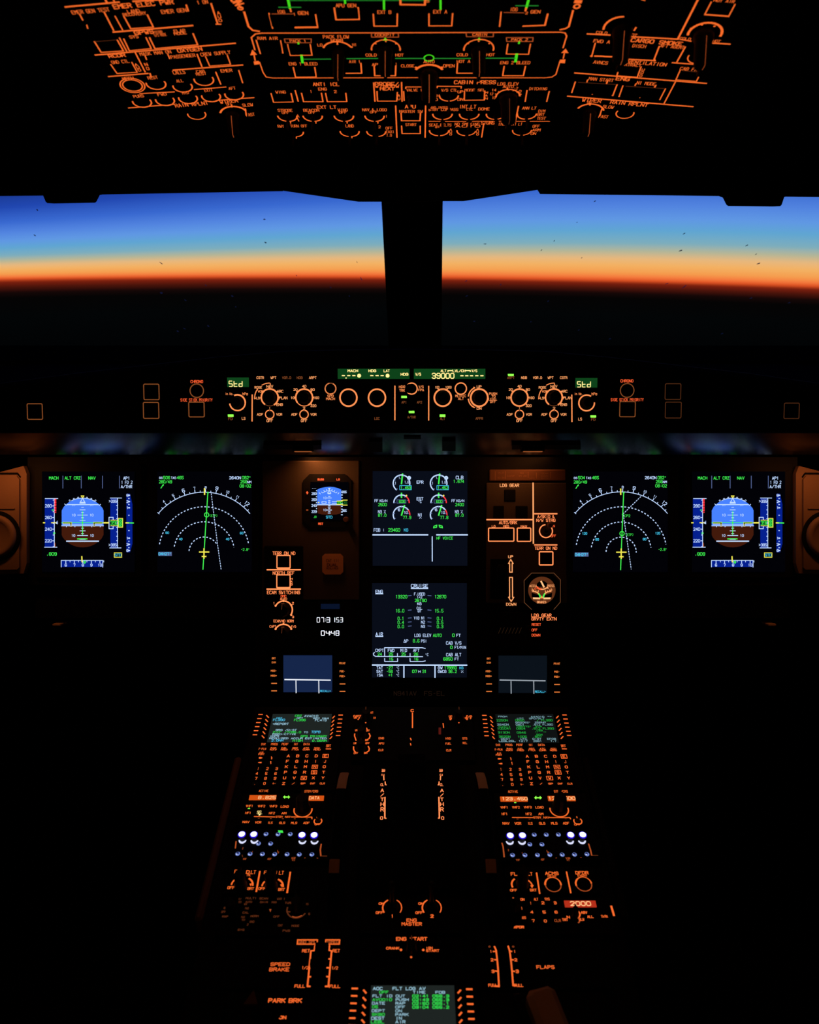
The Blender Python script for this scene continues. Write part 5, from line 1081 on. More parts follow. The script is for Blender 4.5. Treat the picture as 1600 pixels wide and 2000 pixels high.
# landing gear panel
i = mi_('gear_control_panel', (950, 943, 1108, 1178), 'brown panel right of the engine display lettered LDG GEAR and AUTO/BRK', 'panel', (920, 900, 7.273))
i.T('LDG GEAR', 547, 349, 48, 268, c='FT', lw=.2); i.L(883, 316, 887, 1172, w=2.6, c='FT'); i.L(226, 836, 870, 836, w=2.6); i.T('AUTO/BRK', 527, 878, 46, 252); i.T('LO', 322, 931, 32, 46); i.T('MED', 500, 931, 32, 76); i.T('MAX', 752, 932, 32, 84)
i.R(250, 955, 610, 1142, 14, w=2.1); i.R(658, 955, 850, 1144, 14, w=2.1); i.L(904, 752, 1222, 752, w=2.4); i.T('A/SKID &', 1065, 793, 44, 238); i.T('N/W STRG', 1065, 845, 44, 266); i.A(1066, 999, 92, 98, 412, w=2.1); i.T('ON', 1165, 927, 34, 46, c='RM'); i.T('OFF', 1172, 1067, 36, 68, c='RM')
i.L(904, 1195, 1222, 1195, w=2.4); i.T('TERR ON ND', 1064, 1241, 46, 314); i.R(972, 1292, 1164, 1480, 14, w=2.1)
i.T('UP', 564, 1363, 40, 64, c='FT'); i.L(566, 1402, 600, 1460, 586, 1460, 586, 1582, 550, 1582, 550, 1460, 534, 1460, 566, 1402, w=1.8, c='FT')
i.button(262, 968, 600, 1130, .002); i.button(670, 968, 838, 1132, .002); i.button(984, 1304, 1152, 1468, .002); i.button(472, 408, 632, 572, .002, name='indicator_light'); i.button(320, 640, 468, 800, .002, name='indicator_light'); i.button(635, 640, 802, 800, .002, name='indicator_light')
i.toggle(1066, 999, 3.0, .022, lean=.5, side=.15)
cu, cv = i.w(1094, 910); m = MB(); m.lathe(cu, cv, [(.0036, .014), (.0048, .018), (.0046, .026), (.003, .028)], 'knob_tan', 16); i.part('switch_tip', m)
i.view(920, 1080, 6.667); i.L(524, 632, 558, 578, 542, 576, 540, 318, 502, 318, 504, 576, 490, 576, 524, 632, w=1.8, c='FT'); i.T('DOWN', 524, 668, 38, 126, c='FT'); i.done()
principled('placard_brown', (120, 84, 62), .6, .1)
i = mi_('speed_limit_placard', (956, 917, 1106, 939.5), 'narrow engraved placard strip lit orange above the landing gear panel', 'placard', (920, 900, 7.273), mat='placard_brown', th=.003, plate='placard_sheet')
principled('placard_lines', (170, 120, 90), .6, .1)
for x, y0, y1 in ((344, 150, 275), (490, 150, 260), (812, 160, 245), (930, 170, 250), (1130, 160, 250)): i.L(x, y0, x, y1, w=.9, c='placard_lines')
for t, x, y, w_ in (('VLO', 425, 170, 80), ('VLE 250', 430, 240, 100), ('CONF', 570, 215, 110), ('MAX 1', 745, 175, 90), ('VFE 240', 735, 215, 110), ('VFE', 870, 250, 80), ('GEAR', 1050, 180, 90), ('DOWN', 1050, 215, 90), ('EXTN', 1050, 250, 90)): i.T(t, x, y, 22, w_, c='placard_lines', lw=.12)
i.done()
i = mi_('brake_pressure_gauge', (1022, 1118, 1096, 1192), 'round brake pressure gauge with amber dial in an octagonal black bezel', 'gauge', (920, 1080, 6.667), mat='black_plastic', corner=.018, plate='bezel', th=.0045, lift=.0045)
glow('BZ', (120, 74, 44), .8)
i.L(790, 262, 1080, 262, w=1.1, c='BZ'); i.L(1080, 262, 1166, 350, 1164, 640, 1080, 735, w=1.0, c='BZ'); i.L(790, 735, 695, 645, 692, 360, 790, 262, w=1.0, c='BZ')
i.screen(745, 320, 1105, 660, 'BLK', name='dial'); i.D(922, 485, 178, c='GAUGE', n=36); i.z += .0002
i.D(925, 440, 78, c='BLK', a0=0, a1=180); i.F(788, 515, 880, 545, 900, 590, 790, 572, c='BLK'); i.F(1056, 515, 965, 545, 945, 590, 1050, 572, c='BLK'); i.z += .0002
i.T('ACCU', 805, 428, 32, 90, c='FT'); i.T('PRESS', 1036, 427, 32, 92, c='FT'); i.T('0', 836, 463, 24, 18, c='RM'); i.T('4', 1000, 458, 22, 16, c='FT'); i.A(925, 372, 100, 232, 262, w=3, c='RM'); i.A(925, 372, 100, 262, 315, w=2.2, c='FT'); i.L(850, 435, 870, 445, w=2, c='RM'); i.L(912, 370, 948, 440, w=3.2, c='AMT')
for sg in (-1, 1):
    X = lambda x: 920+sg*(x-920)
    i.A(X(820) if False else X(818), 590, 84, *( (62, 20) if sg < 0 else (118, 160)), w=2.2, c='FT') if False else None
    i.L(X(1040), 495, X(985), 510, X(960), 530, w=2, c='FT'); i.L(X(960), 528, X(945), 552, X(940), 578, w=2.8, c='G')
    i.L(X(1025), 480, X(1028), 500, w=1.8, c='FT'); i.L(X(995), 490, X(1000), 505, w=1.4, c='FT'); i.L(X(965), 490, X(972), 520, w=1.8, c='FT'); i.L(X(950), 590, X(1026), 588, w=3.4, c='AMT'); i.T('3', X(1044), 478, 30, 16, c='FT')
i.T('BRAKES', 918, 638, 32, 116, c='FT', lw=.22); i.F(898, 590, 942, 590, 920, 552, c='FO'); i.close(); i.done()
i = mi_('gravity_extension_panel', (958, 1196, 1108, 1264), 'panel lettered LDG GEAR GRVTY EXTN with three switch positions', 'panel', (920, 1080, 6.667), mat='panel_dark')
i.T('LDG GEAR', 918, 812, 44, 256, c='M'); i.T('GRVTY EXTN', 952, 858, 44, 322, c='M'); i.T('RESET', 852, 932, 34, 116, c='RM'); i.T('OFF', 828, 1003, 34, 70, c='RM'); i.T('DOWN', 847, 1070, 34, 106, c='RM')
glow('FG', (40, 24, 12), 1.0); i.T('///////', 508, 1010, 80, 300, c='FG', lw=.12); i.toggle(735, 1000, 2.6, .014, lean=.5); i.done()
# landing gear lever, dark, on its own plate
i = mi_('landing_gear_lever', (958, 1092, 992, 1170), 'dark landing gear lever in its slot left of the UP and DOWN arrows', 'lever', (0, 0, 1), mat='shell_dark', lift=.0046, th=.0006, plate='slot_plate')
m = MB(); cu, cv = i.w(974, 1110); m.box(cu-.004, cv-.012, 0, cu+.004, cv+.004, .035, 'shell_dark', .002); i.part('arm', m)
m = MB(); m.lathe(0, 0, [(.010, -.006), (.013, -.004), (.013, .004), (.010, .006)], 'shell_dark', 20); o = i.part('wheel_knob', m); o.matrix_basis = Matrix.Translation((cu, cv-.004, .038)) @ Matrix.Rotation(rad(90), 4, 'Y'); i.done()
# ------------------------------------------------------------------ pedestal
def pi_(name, rect, label, cat, view, group=None, mat='panel_dark', th=.005, lift=0.0, plate='faceplate'):
    i = Inst(name, PED, rect, label, cat, group, th=th, mat=mat, lift=lift, plate=plate); i.col = 'P'; i.view(*view); return i
def key(i, x, y, t, w, h=24, kw=40, kh=27, box=False, name='key', c='P', lines=None):
    def ink():
        if lines:
            for (tt, dx, dy, hh, ww) in lines: i.T(tt, x+dx, y+dy, hh, ww, c=c, lw=.2)
        elif t: i.T(t, x, y, h, w, c=c, lw=.2)
        if box: i.R(x-32, y-20, x+32, y+22, 2, w=1.3, c=c)
    i.button(x-kw, y-kh, x+kw, y+kh, .0016, name=name, mat='knob_plastic', ink=ink)
def cdu(rect, label, view, right):
    i = pi_('flight_management_keyboard', rect, label, 'keyboard display unit', view, 'pedestal keyboard displays', plate='bezel')
    k = .93 if right else 1.0
    # line select keys and their side dashes
    for q in range(6):
        if not right:
            a = (425-13.6*q+.0*q, 158+48.8*q); b = (510-10.8*q, 190+49*q); c = (1388-6.2*q, 165+49*q); d = (1303-6.4*q, 198+49.5*q)
        else:
            a = (150+5*q, 157+45.4*q); b = (225+5.4*q, 187+45.4*q); c = (1045+10.5*q, 152+45.6*q); d = (964+10.4*q, 183+45.8*q)
        i.L(a[0]-21*k, a[1], a[0]+21*k, a[1], w=2.6); i.L(c[0]-21*k, c[1], c[0]+21*k, c[1], w=2.6)
        def mk(p, s):
            def ink(): i.L(p[0]-12*s*k, p[1]-13*k, p[0]+12*s*k, p[1]+13*k, w=2.2)
            i.button(p[0]-20*k, p[1]-18*k, p[0]+20*k, p[1]+18*k, .0015, name='line_key', mat='knob_plastic', ink=ink)
        mk(b, 1); mk(d, -1)
    if not right:
        i.screen(538, 158, 1262, 492, 'MCS')
        for t, x, y, h, w, c in (('CRZ', 880, 183, 26, 76, 'MCG'), ('AVA010', 1034, 186, 26, 164, 'MCW'), ('CRZ', 650, 211, 20, 66, 'MCC'), ('OPT', 898, 211, 20, 70, 'MCW'), ('REC MAX', 1153, 213, 20, 186, 'MCW'), ('FL390', 648, 232, 28, 138, 'MCC'), ('FL396', 899, 233, 28, 136, 'MCG'), ('FL415', 1150, 236, 26, 136, 'MCW'),
            ('<REPORT', 668, 280, 26, 188, 'MCW'), ('BRG /DIST', 735, 353, 22, 248, 'MCW'), ('210\u00b0 /1095.0', 742, 379, 26, 336, 'MCG'), ('TO', 970, 380, 22, 46, 'MCW'), ('TBPB', 1090, 377, 30, 106, 'MCC'), ('PREDICTIVE', 710, 404, 20, 280, 'MCW'), ('<GPS', 594, 427, 26, 106, 'MCW'), ('GPS PRIMARY', 1066, 429, 28, 312, 'MCG'),
            ('REQUIRED', 645, 454, 22, 224, 'MCW'), ('ACCUR', 862, 455, 22, 138, 'MCW'), ('ESTIMATED', 1090, 455, 22, 254, 'MCW'), ('2.0NM', 628, 479, 26, 138, 'MCC'), ('HIGH', 872, 481, 26, 114, 'MCG'), ('0.05NM', 1132, 482, 24, 168, 'MCG')): i.T(t, x, y, h, w, c=c)
        i.close()
        for q, (t, x, w) in enumerate((('DIR', 460, 46), ('PROG', 592, 76), ('PERF', 720, 76), ('INIT', 850, 46), ('DATA', 980, 72))): key(i, x, 524, t, w, 26, 46, 22)
        for x, a, b in ((448, 'F-PLN', ''), (580, 'RAD', 'NAV'), (710, 'FUEL', 'PRED'), (842, 'SEC', 'F-PLN'), (974, 'ATC', 'COMM'), (1104, 'MCDU', 'MENU')): key(i, x, 580, '', 0, lines=([(a, 0, 0, 26, 84)] if not b else [(a, 0, -9, 20, 62), (b, 0, 10, 20, 76)]), kw=48, kh=26)
        key(i, 436, 634, '', 0, lines=[('AIR', 0, -11, 20, 44), ('PORT', 0, 10, 22, 70)], kw=46); i.T('BRT', 1243, 535, 34, 52, lw=.22); i.L(1214, 572, 1268, 572, w=2.4)
        def arrow(x, y, pts): 
            def ink(): i.F(*[q+(x, y)[n % 2] for n, q in enumerate(pts)], c='P')
            i.button(x-36, y-22, x+36, y+22, .0016, name='key', mat='knob_plastic', ink=ink)
        arrow(428, 688, (-22, -10, 4, -10, 24, 0, 4, 10, -22, 10)); arrow(416, 745, (22, -7, 0, -7, -24, 0, 0, 7, 22, 7)); arrow(560, 686, (-6, -20, 8, 0, 4, 20, -6, 20)); arrow(547, 745, (-6, -18, 6, -18, 8, 14, 0, 20))
        LX = lambda r, c_: 760-11.4*r+(111.8-1.0*r*.0)*c_ + r*.9*c_; LY = lambda r: (665, 730, 795, 861, 929, 997)[r]
        DX = lambda r, c_: (398, 382, 372, 358)[r]+c_*(111+1.5*r); DY = lambda r: (818, 877, 935, 996)[r]; s = 1.0
    else:
        glow('MCSd', (15, 18, 18), 1.0); glow('MGd', (34, 170, 62), 1.0); glow('MWd', (125, 165, 175), 1.0); i.screen(292, 148, 950, 464, 'MCSd')
        for t, x, y, h, w, c in (('FROM', 353, 178, 18, 96, 'MWd'), ('AVA010', 742, 180, 20, 146, 'MWd'), ('<>', 876, 176, 14, 46, 'MWd'), ('UTC', 552, 200, 18, 70, 'MWd'), ('SPD/ALT', 735, 200, 18, 170, 'MWd'), ('2250N', 348, 220, 24, 120, 'MGd'), ('0650', 544, 219, 24, 96, 'MGd'), ('/ FL390', 822, 219, 24, 172, 'MGd'),
            ('BRG082\u00b0', 582, 244, 18, 168, 'MWd'), ('256NM', 772, 243, 18, 118, 'MWd'), ('2640N', 356, 267, 22, 124, 'MWd'), ('0801', 548, 268, 22, 92, 'MWd'), ('.812 FL390', 798, 267, 22, 228, 'MWd'), ('(UTC)', 372, 290, 18, 130, 'MGd'), ('TRK072\u00b0', 590, 289, 18, 168, 'MGd'), ('374', 754, 289, 18, 70, 'MGd'),
            ('100041', 370, 312, 24, 150, 'MGd'), ('0854', 556, 312, 24, 96, 'MGd'), ('.812 FL390', 800, 311, 24, 246, 'MGd'), ('133', 762, 334, 18, 68, 'MGd'), ('3130N', 367, 356, 24, 126, 'MGd'), ('0946', 562, 357, 24, 98, 'MGd'), ('" "', 778, 355, 20, 130, 'MGd'), ('504', 766, 380, 18, 66, 'MGd'),
            ('3620N', 376, 402, 24, 124, 'MGd'), ('1005', 572, 403, 24, 98, 'MGd'), ('.807', 738, 402, 24, 96, 'MGd'), ('DEST', 386, 427, 20, 98, 'MWd'), ('UTC', 588, 428, 20, 72, 'MWd'), ('DIST', 736, 428, 20, 96, 'MWd'), ('EFOB', 898, 427, 20, 96, 'MWd'), ('LEBL25L', 404, 451, 22, 182, 'MWd'), ('1217', 582, 451, 22, 96, 'MWd'), ('2881', 742, 451, 22, 92, 'MWd'), ('7.7', 918, 450, 22, 64, 'MWd')): i.T(t, x, y, h, w, c=c)
        i.close()
        for q, (t, x, w) in enumerate((('DIR', 302, 44), ('PROG', 424, 72), ('PERF', 543, 70), ('INIT', 665, 42), ('DATA', 786, 70))): key(i, x, 494, t, w, 24, 42, 20)
        for x, a, b in ((308, 'F-PLN', ''), (430, 'RAD', 'NAV'), (553, 'FUEL', 'PRED'), (678, 'SEC', 'F-PLN'), (798, 'ATC', 'COMM'), (920, 'MCDU', 'MENU')): key(i, x, 546, '', 0, lines=([(a, 0, 0, 24, 80)] if not b else [(a, 0, -9, 19, 58), (b, 0, 9, 19, 72)]), kw=45, kh=24)
        key(i, 312, 598, '', 0, lines=[('AIR', 0, -10, 18, 42), ('PORT', 0, 9, 20, 66)], kw=42, kh=24); i.T('BRT', 1032, 497, 30, 48, lw=.22); i.L(1020, 530, 1066, 531, w=2.4)
        def arrow(x, y, pts):
            def ink(): i.F(*[q+(x, y)[n % 2] for n, q in enumerate(pts)], c='P')
            i.button(x-34, y-20, x+34, y+20, .0016, name='key', mat='knob_plastic', ink=ink)
        arrow(322, 650, (-22, -8, 4, -8, 22, 0, 4, 8, -22, 8)); arrow(328, 703, (22, -8, 0, -8, -22, 0, 0, 8, 22, 8)); arrow(445, 648, (-8, -18, 4, -8, 8, 18, 0, 18)); arrow(455, 702, (-6, -18, 4, -18, 8, 14, 4, 18))
        LX = lambda r, c_: 627+9.6*r+(102.6+.9*r)*c_; LY = lambda r: (622, 682, 741, 801, 864, 928)[r]
        DX = lambda r, c_: (335, 341, 346, 352)[r]+c_*(105.5+1.2*r); DY = lambda r: (768, 826, 880, 936)[r]; s = .93
    rows = ['ABCDE', 'FGHIJ', 'KLMNO', 'PQRST', 'UVWXY']
    for r, row in enumerate(rows):
        for c_, ch in enumerate(row): key(i, LX(r, c_), LY(r), ch, (28 if ch not in 'IJ' else 18)*s, 34*s, 42*s, 26*s, box=ch in 'ENSW')
    for c_, (t, w) in enumerate((('Z', 28), ('/', 34), ('SP', 52), ('OVF', 56), ('CLR', 56))): key(i, LX(5, c_), LY(5), t, w*s, (34 if c_ < 1 else 22)*s, 42*s, 26*s)
    for r, row in enumerate(('123', '456', '789', '.0+')):
        for c_, ch in enumerate(row): key(i, DX(r, c_), DY(r), {'+': '+-'}.get(ch, ch), (22 if ch not in '1.' else 10)*s if ch != '+' else 36*s, 34*s, 36*s, 25*s, name='number_key')
    i.done()
cdu((489, 1386, 664, 1545), 'left pedestal keyboard with grey green text screen, CRZ in the title line', (440, 1370, 6.154), False)
cdu((945, 1386, 1124, 1545), 'right pedestal keyboard with dark screen of green waypoint rows', (920, 1370, 5.714), True)

def rmp(rect, label, view, right):
    i = pi_('radio_management_panel', rect, label, 'radio panel', view, 'radio management panels')
    if not right:
        i.T('ACTIVE', 462, 1077, 28, 112, c='O', lw=.2); i.T('STBY/CRS', 1035, 1082, 28, 160, c='O', lw=.2)
        i.screen(290, 1134, 612, 1188, 'AMB', name='frequency_window'); i.T('8.825', 504, 1165, 40, 206, c='AMT', seg=False); i.close()
        i.screen(1004, 1142, 1186, 1196, 'AMB', name='frequency_window'); i.T('DATA', 1072, 1170, 38, 120, c='AMT'); i.close()
        g = (738, 1151); lab = ((('VHF1', 292, 1258, 82), ('VHF2', 436, 1260, 84), ('VHF3', 578, 1261, 86), ('LOAD', 716, 1265, 92), ('HF1', 277, 1341, 64), ('HF2', 562, 1344, 66), ('AM', 706, 1345, 54), ('NAV', 250, 1450, 78), ('VOR', 396, 1455, 70), ('ILS', 540, 1459, 56), ('GLS', 685, 1461, 66), ('MLS', 828, 1462, 68), ('ADF', 976, 1462, 70)))
        i.T('SEL', 415, 1335, 40, 60, c='LCT', lw=.2); i.D(413, 1362, 12, c='LCT'); i.D(285, 1292, 14, c='GL')
        st = ((350, 1384, 596, 1390), (795, 1390, 1042, 1392), (1042, 1392, 1042, 1412)); stx = (696, 1388); kn = (935, 1310, 108); off = (1115, 1440, 46)
        tri = [(404, 1412), (548, 1415), (692, 1417), (836, 1418), (980, 1419)]
    else:
        i.T('ACTIVE', 468, 1008, 26, 106, c='O', lw=.2); i.T('STBY/CRS', 1004, 1006, 26, 152, c='O', lw=.2)
        i.screen(328, 1070, 630, 1120, 'AMB', name='frequency_window'); i.T('123.450', 488, 1095, 38, 280, c='AMT'); i.close()
        i.screen(860, 1064, 1164, 1114, 'AMB', name='frequency_window'); i.T('121.500', 1012, 1090, 38, 296, c='AMT'); i.close()
        g = (749, 1076); lab = ((('VHF1', 372, 1183, 80), ('VHF2', 502, 1183, 80), ('VHF3', 634, 1182, 82), ('LOAD', 765, 1183, 86), ('HF1', 377, 1257, 62), ('HF2', 645, 1257, 62), ('AM', 780, 1257, 50), ('NAV', 392, 1362, 72), ('VOR', 524, 1363, 68), ('ILS', 660, 1363, 50), ('GLS', 795, 1362, 64), ('MLS', 930, 1361, 66), ('ADF', 1062, 1361, 66)))
        i.D(495, 1136, 14, c='GL')
        st = ((462, 1297, 692, 1298), (878, 1298, 1104, 1298), (1104, 1298, 1112, 1312)); stx = (786, 1297); kn = (985, 1212, 102); off = (1193, 1337, 44)
        tri = [(520, 1320), (655, 1321), (790, 1321), (925, 1321), (1058, 1320)]
    gx, gy = g; i.F(gx-42, gy, gx-20, gy-20, gx-20, gy+20, c='GL'); i.F(gx+42, gy, gx+20, gy-20, gx+20, gy+20, c='GL'); i.L(gx-22, gy, gx+22, gy, w=2.6, c='GL')
    for t, x, y, w in lab:
        i.T(t, x, y, 28, w, c='O', lw=.22); i.button(x-30, y-46, x+30, y-16, .0012)
    for a in st: i.L(*a, w=2.0, c='O')
    i.T('STBY NAV', stx[0], stx[1], 24, 176, c='O', lw=.2)
    for x, y in tri: i.F(x-12, y-8, x+12, y-8, x, y+14, c='Od')
    kx, ky, kr = kn; i.A(kx, ky-6, kr, 170, 370, w=2.4, c='O'); i.knob(kx, ky-10, kr*.86, .024, line=False, name='tuning_knob')
    ox, oy, orr = off; i.A(ox, oy, orr, 150, 400, w=2.2, c='O'); i.T('OFF', ox-4, oy+38, 24, 66, c='O', lw=.2); i.toggle(ox, oy, 2, .012)
    i.L(ox-12, oy-50, ox-8, oy-36, w=1.8, c='O'); i.done()
rmp((466, 1549, 648, 1613), 'left radio tuning panel showing 8.825 with one yellow selected button', (440, 1370, 6.154), False)
rmp((966, 1547, 1152, 1613), 'right radio tuning panel showing 123.450 in amber', (920, 1370, 5.714), True)

def volume(i, x, y, tx, ty, name='volume_knob', lit=True):
    """push knob: lit ring at its foot, lit translucent cap on top at view point (tx, ty)"""
    cu, cv = i.w(x, y); k = i.sc(x, y)[0]; R = 6.6*k
    h = (y-ty)/i.vs*k*1.18; m = MB()
    m.lathe(cu, cv, [(R*1.05, 0), (R*1.05, .0015)], 'knob_plastic', 24)
    zz = .0018; P = [(cu+R*1.15*cos(rad(a)), cv+R*1.3*sin(rad(a)), zz) for a in range(180, 361, 15)]
    m.face(P, 'WK' if False else 'WKc')  # crescent glows in place of light reflected at the knob base
    m.lathe(cu, cv+R*.25, [(R*.86, .0017), (R*.80, h*.9)], 'knob_plastic', 24)
    m.lathe(cu, cv, [(R*1.16, h*.9), (R*1.2, h*.97), (R*.95, h)], 'BK', 24)  # blue emissive ring painted as the halo around the bright cap
    m.face([(cu+R*.93*cos(rad(a)), cv+R*.93*sin(rad(a)), h+.0003) for a in range(0, 360, 20)], 'WK')
    i.part(name, m)
glow('WKc', (214, 218, 250), 1.1)
def smallk(i, x, y):
    cu, cv = i.w(x, y); k = i.sc(x, y)[0]; R = 4.8*k; m = MB()
    m.lathe(cu, cv, [(R, 0), (R, .003)], 'knob_plastic', 20)
    m.face([(cu+R*.95*cos(rad(a)), cv+R*.95*sin(rad(a)), .0032) for a in range(0, 360, 20)], 'GK')
    m.face([(cu-R*.1+R*.55*cos(rad(a)), cv+R*.3+R*.5*sin(rad(a)), .0034) for a in range(0, 360, 24)], 'GKD')
    m.face([(cu-R*.35+R*.25*cos(rad(a)), cv-R*.25+R*.3*sin(rad(a)), .0036) for a in range(0, 360, 40)], 'WKc')
    i.part('volume_knob', m)
def acp(rect, label, view, right):
    i = pi_('audio_control_panel', rect, label, 'audio panel', view, 'audio control panels'); i.col = 'Od'
    if not right:
        for (x, y), (tx, ty) in zip(((424, 356), (557, 358), (1092, 364), (1227, 366)), ((415, 264), (551, 265), (1085, 272), (1220, 273))): volume(i, x, y, tx, ty)
        for x, y in ((686, 298), (820, 300), (956, 299), (602, 404), (737, 405), (371, 518), (508, 520), (646, 522), (783, 524), (921, 524), (1057, 526), (1197, 526)): smallk(i, x, y)
        i.F(818, 240, 870, 242, 876, 268, 822, 266, c='G'); i.L(350, 365, 342, 438, w=2.4, c='Od'); i.L(1300, 395, 1290, 460, 1296, 525, w=2.6, c='Od'); i.L(1296, 526, 1362, 527, w=1.8, c='Ox')
        for t, x, y, w in (('VHF', 447, 560, 38), ('ADF', 722, 560, 42), ('VOR', 990, 550, 44), ('ILS', 990, 570, 34), ('L', 820, 470, 14), ('V', 820, 488, 14), ('1', 532, 482, 8), ('2', 424, 440, 10), ('-', 1118, 548, 30), ('-', 1258, 550, 22)): i.T(t, x, y, 22, w, lw=.2, c='Od')
        i.L(418, 515, 422, 535, w=1.6, c='Ox')
    else:
        for (x, y), (tx, ty) in zip(((404, 346), (530, 346), (1030, 340), (1155, 338)), ((408, 260), (534, 258), (1037, 253), (1162, 252))): volume(i, x, y, tx, ty)
        for x, y in ((658, 285), (783, 285), (909, 284), (612, 386), (738, 386), (432, 497), (561, 497), (691, 496), (820, 494), (949, 493), (1077, 492), (1206, 488)): smallk(i, x, y)
        i.L(324, 358, 336, 400, 346, 500, w=2.6, c='Od'); i.L(1226, 366, 1246, 430, 1258, 484, w=2.6, c='Od'); i.L(1258, 485, 1322, 486, w=1.8, c='Ox')
        for t, x, y, w in (('VHF', 490, 532, 38), ('ADF', 748, 528, 36), ('VOR', 1010, 515, 44), ('ILS', 1010, 532, 28), ('L', 800, 440, 16), ('V', 804, 458, 14), ('1', 535, 462, 8), ('2', 390, 430, 10), ('-', 888, 512, 26), ('-', 1146, 508, 30)): i.T(t, x, y, 20, w, lw=.2, c='Od')
    i.done()
acp((457, 1617, 650, 1681), 'left audio panel with glowing white volume knobs and one green lamp', (400, 1580, 5.714), False)
acp((975, 1617, 1170, 1681), 'right audio panel with glowing white volume knobs, no green lamp', (920, 1580, 5.333), True)

# lighting panels
i = pi_('lighting_panel', (440, 1691, 586, 1746), 'left pedestal dimmer panel with two flood and integral light knobs', 'lighting panel', (400, 1580, 5.714)); i.col = 'O'
i.T('F', 345, 700, 40, 22, lw=.2); i.T('D', 482, 705, 42, 30, lw=.22); i.T('LT', 544, 707, 42, 50, lw=.2); i.T('PNL', 494, 737, 30, 40, lw=.2); i.A(395, 850, 98, 128, 175, w=3); i.A(425, 862, 110, 60, 5, w=3.4); i.F(500, 835, 528, 832, 512, 866); i.T('OFF', 294, 880, 32, 74, lw=.22); i.T('BRT', 514, 890, 32, 68, lw=.22)
i.L(615, 700, 576, 922, w=3.2); i.T('F', 676, 710, 38, 22, lw=.2); i.T('I', 804, 710, 36, 10); i.T('LT', 857, 714, 42, 48, lw=.2); i.A(735, 862, 95, 145, 178, w=3); i.A(765, 875, 108, 65, 5, w=3.4); i.F(842, 845, 872, 840, 856, 874); i.T('OFF', 638, 890, 32, 72, lw=.22); i.T('BRT', 857, 900, 32, 68, lw=.22); i.L(955, 708, 920, 935, w=3.2)
i.knob(405, 870, 72, .026, line=False); i.knob(745, 880, 72, .026, line=False); i.done()
i = pi_('lighting_panel', (985, 1691, 1168, 1746), 'right pedestal panel lettered ACMS PRINT and DFDR EVENT with a dimmer knob', 'lighting panel', (920, 1580, 5.333)); i.col = 'O'
i.T('FL', 448, 678, 38, 60, lw=.2); i.T('LT', 616, 678, 36, 46, lw=.2); i.A(505, 790, 80, 125, 200, w=3.2); i.A(550, 810, 92, 62, 10, w=2.6); i.F(618, 795, 655, 795, 636, 828); i.T('OFF', 444, 848, 28, 66, lw=.22); i.T('BRT', 650, 847, 28, 64, lw=.22); i.L(684, 668, 716, 882, w=2.8)
i.T('ACMS', 842, 672, 36, 134, lw=.2); i.T('PRINT', 846, 703, 22, 88, lw=.2); i.A(856, 790, 82, 0, 180, w=3.4); i.A(856, 790, 82, 180, 360, w=1.8, c='Od'); i.L(996, 658, 1040, 875, w=2.8); i.T('DFDR', 1156, 666, 34, 130, lw=.2); i.T('EVENT', 1162, 695, 22, 100, lw=.2); i.A(1175, 785, 82, 10, 190, w=3.2); i.A(1175, 785, 82, 190, 370, w=1.8, c='Od')
i.round_button(856, 790, 70, .003); i.round_button(1175, 785, 70, .003); i.knob(535, 800, 66, .028, line=False); i.done()
# weather radar, faint
i = pi_('weather_radar_panel', (428, 1752, 618, 1828), 'faintly lit weather radar panel lettered MULTISCAN at the left pedestal edge', 'radar panel', (400, 1740, 7.273)); i.col = 'Ox'
for t, x, y, w in (('TILT', 500, 118, 40), ('SYS', 500, 162, 40), ('MULTI', 660, 106, 150), ('SCAN', 838, 110, 118), ('WXR 1', 1085, 115, 110), ('AUTO', 625, 160, 88), ('GAIN', 840, 162, 104), ('MAN', 985, 164, 64), ('TURB', 1195, 172, 104), ('WX', 580, 190, 40), ('PWS', 600, 250, 50), ('OFF', 268, 300, 60), ('CAL', 582, 310, 82), ('NORM', 708, 360, 108), ('MAP', 290, 366, 78), ('MAX', 545, 375, 48), ('MIN', 550, 412, 40), ('OFF', 1018, 368, 80), ('GND', 672, 440, 62), ('IDNT', 1070, 492, 70), ('MODE', 1288, 498, 104), ('SYS', 516, 555, 90), ('PWS', 1160, 568, 98), ('15', 1455, 190, 34), ('5', 1485, 330, 20), ('2', 610, 480, 18), ('4', 335, 188, 16), ('6', 282, 245, 18)): i.T(t, x, y, 30, w, lw=.2)
i.F(916, 262, 946, 262, 932, 304, c='Od'); i.A(1310, 260, 140, 170, 330, w=2.4); i.A(1310, 270, 118, 245, 310, w=2, c='Od'); i.L(1165, 296, 1210, 300, w=2.4)
i.knob(380, 290, 80, .016, line=False); i.knob(1310, 250, 90, .016, line=False); i.toggle(800, 300, 2.2, .014); i.done()
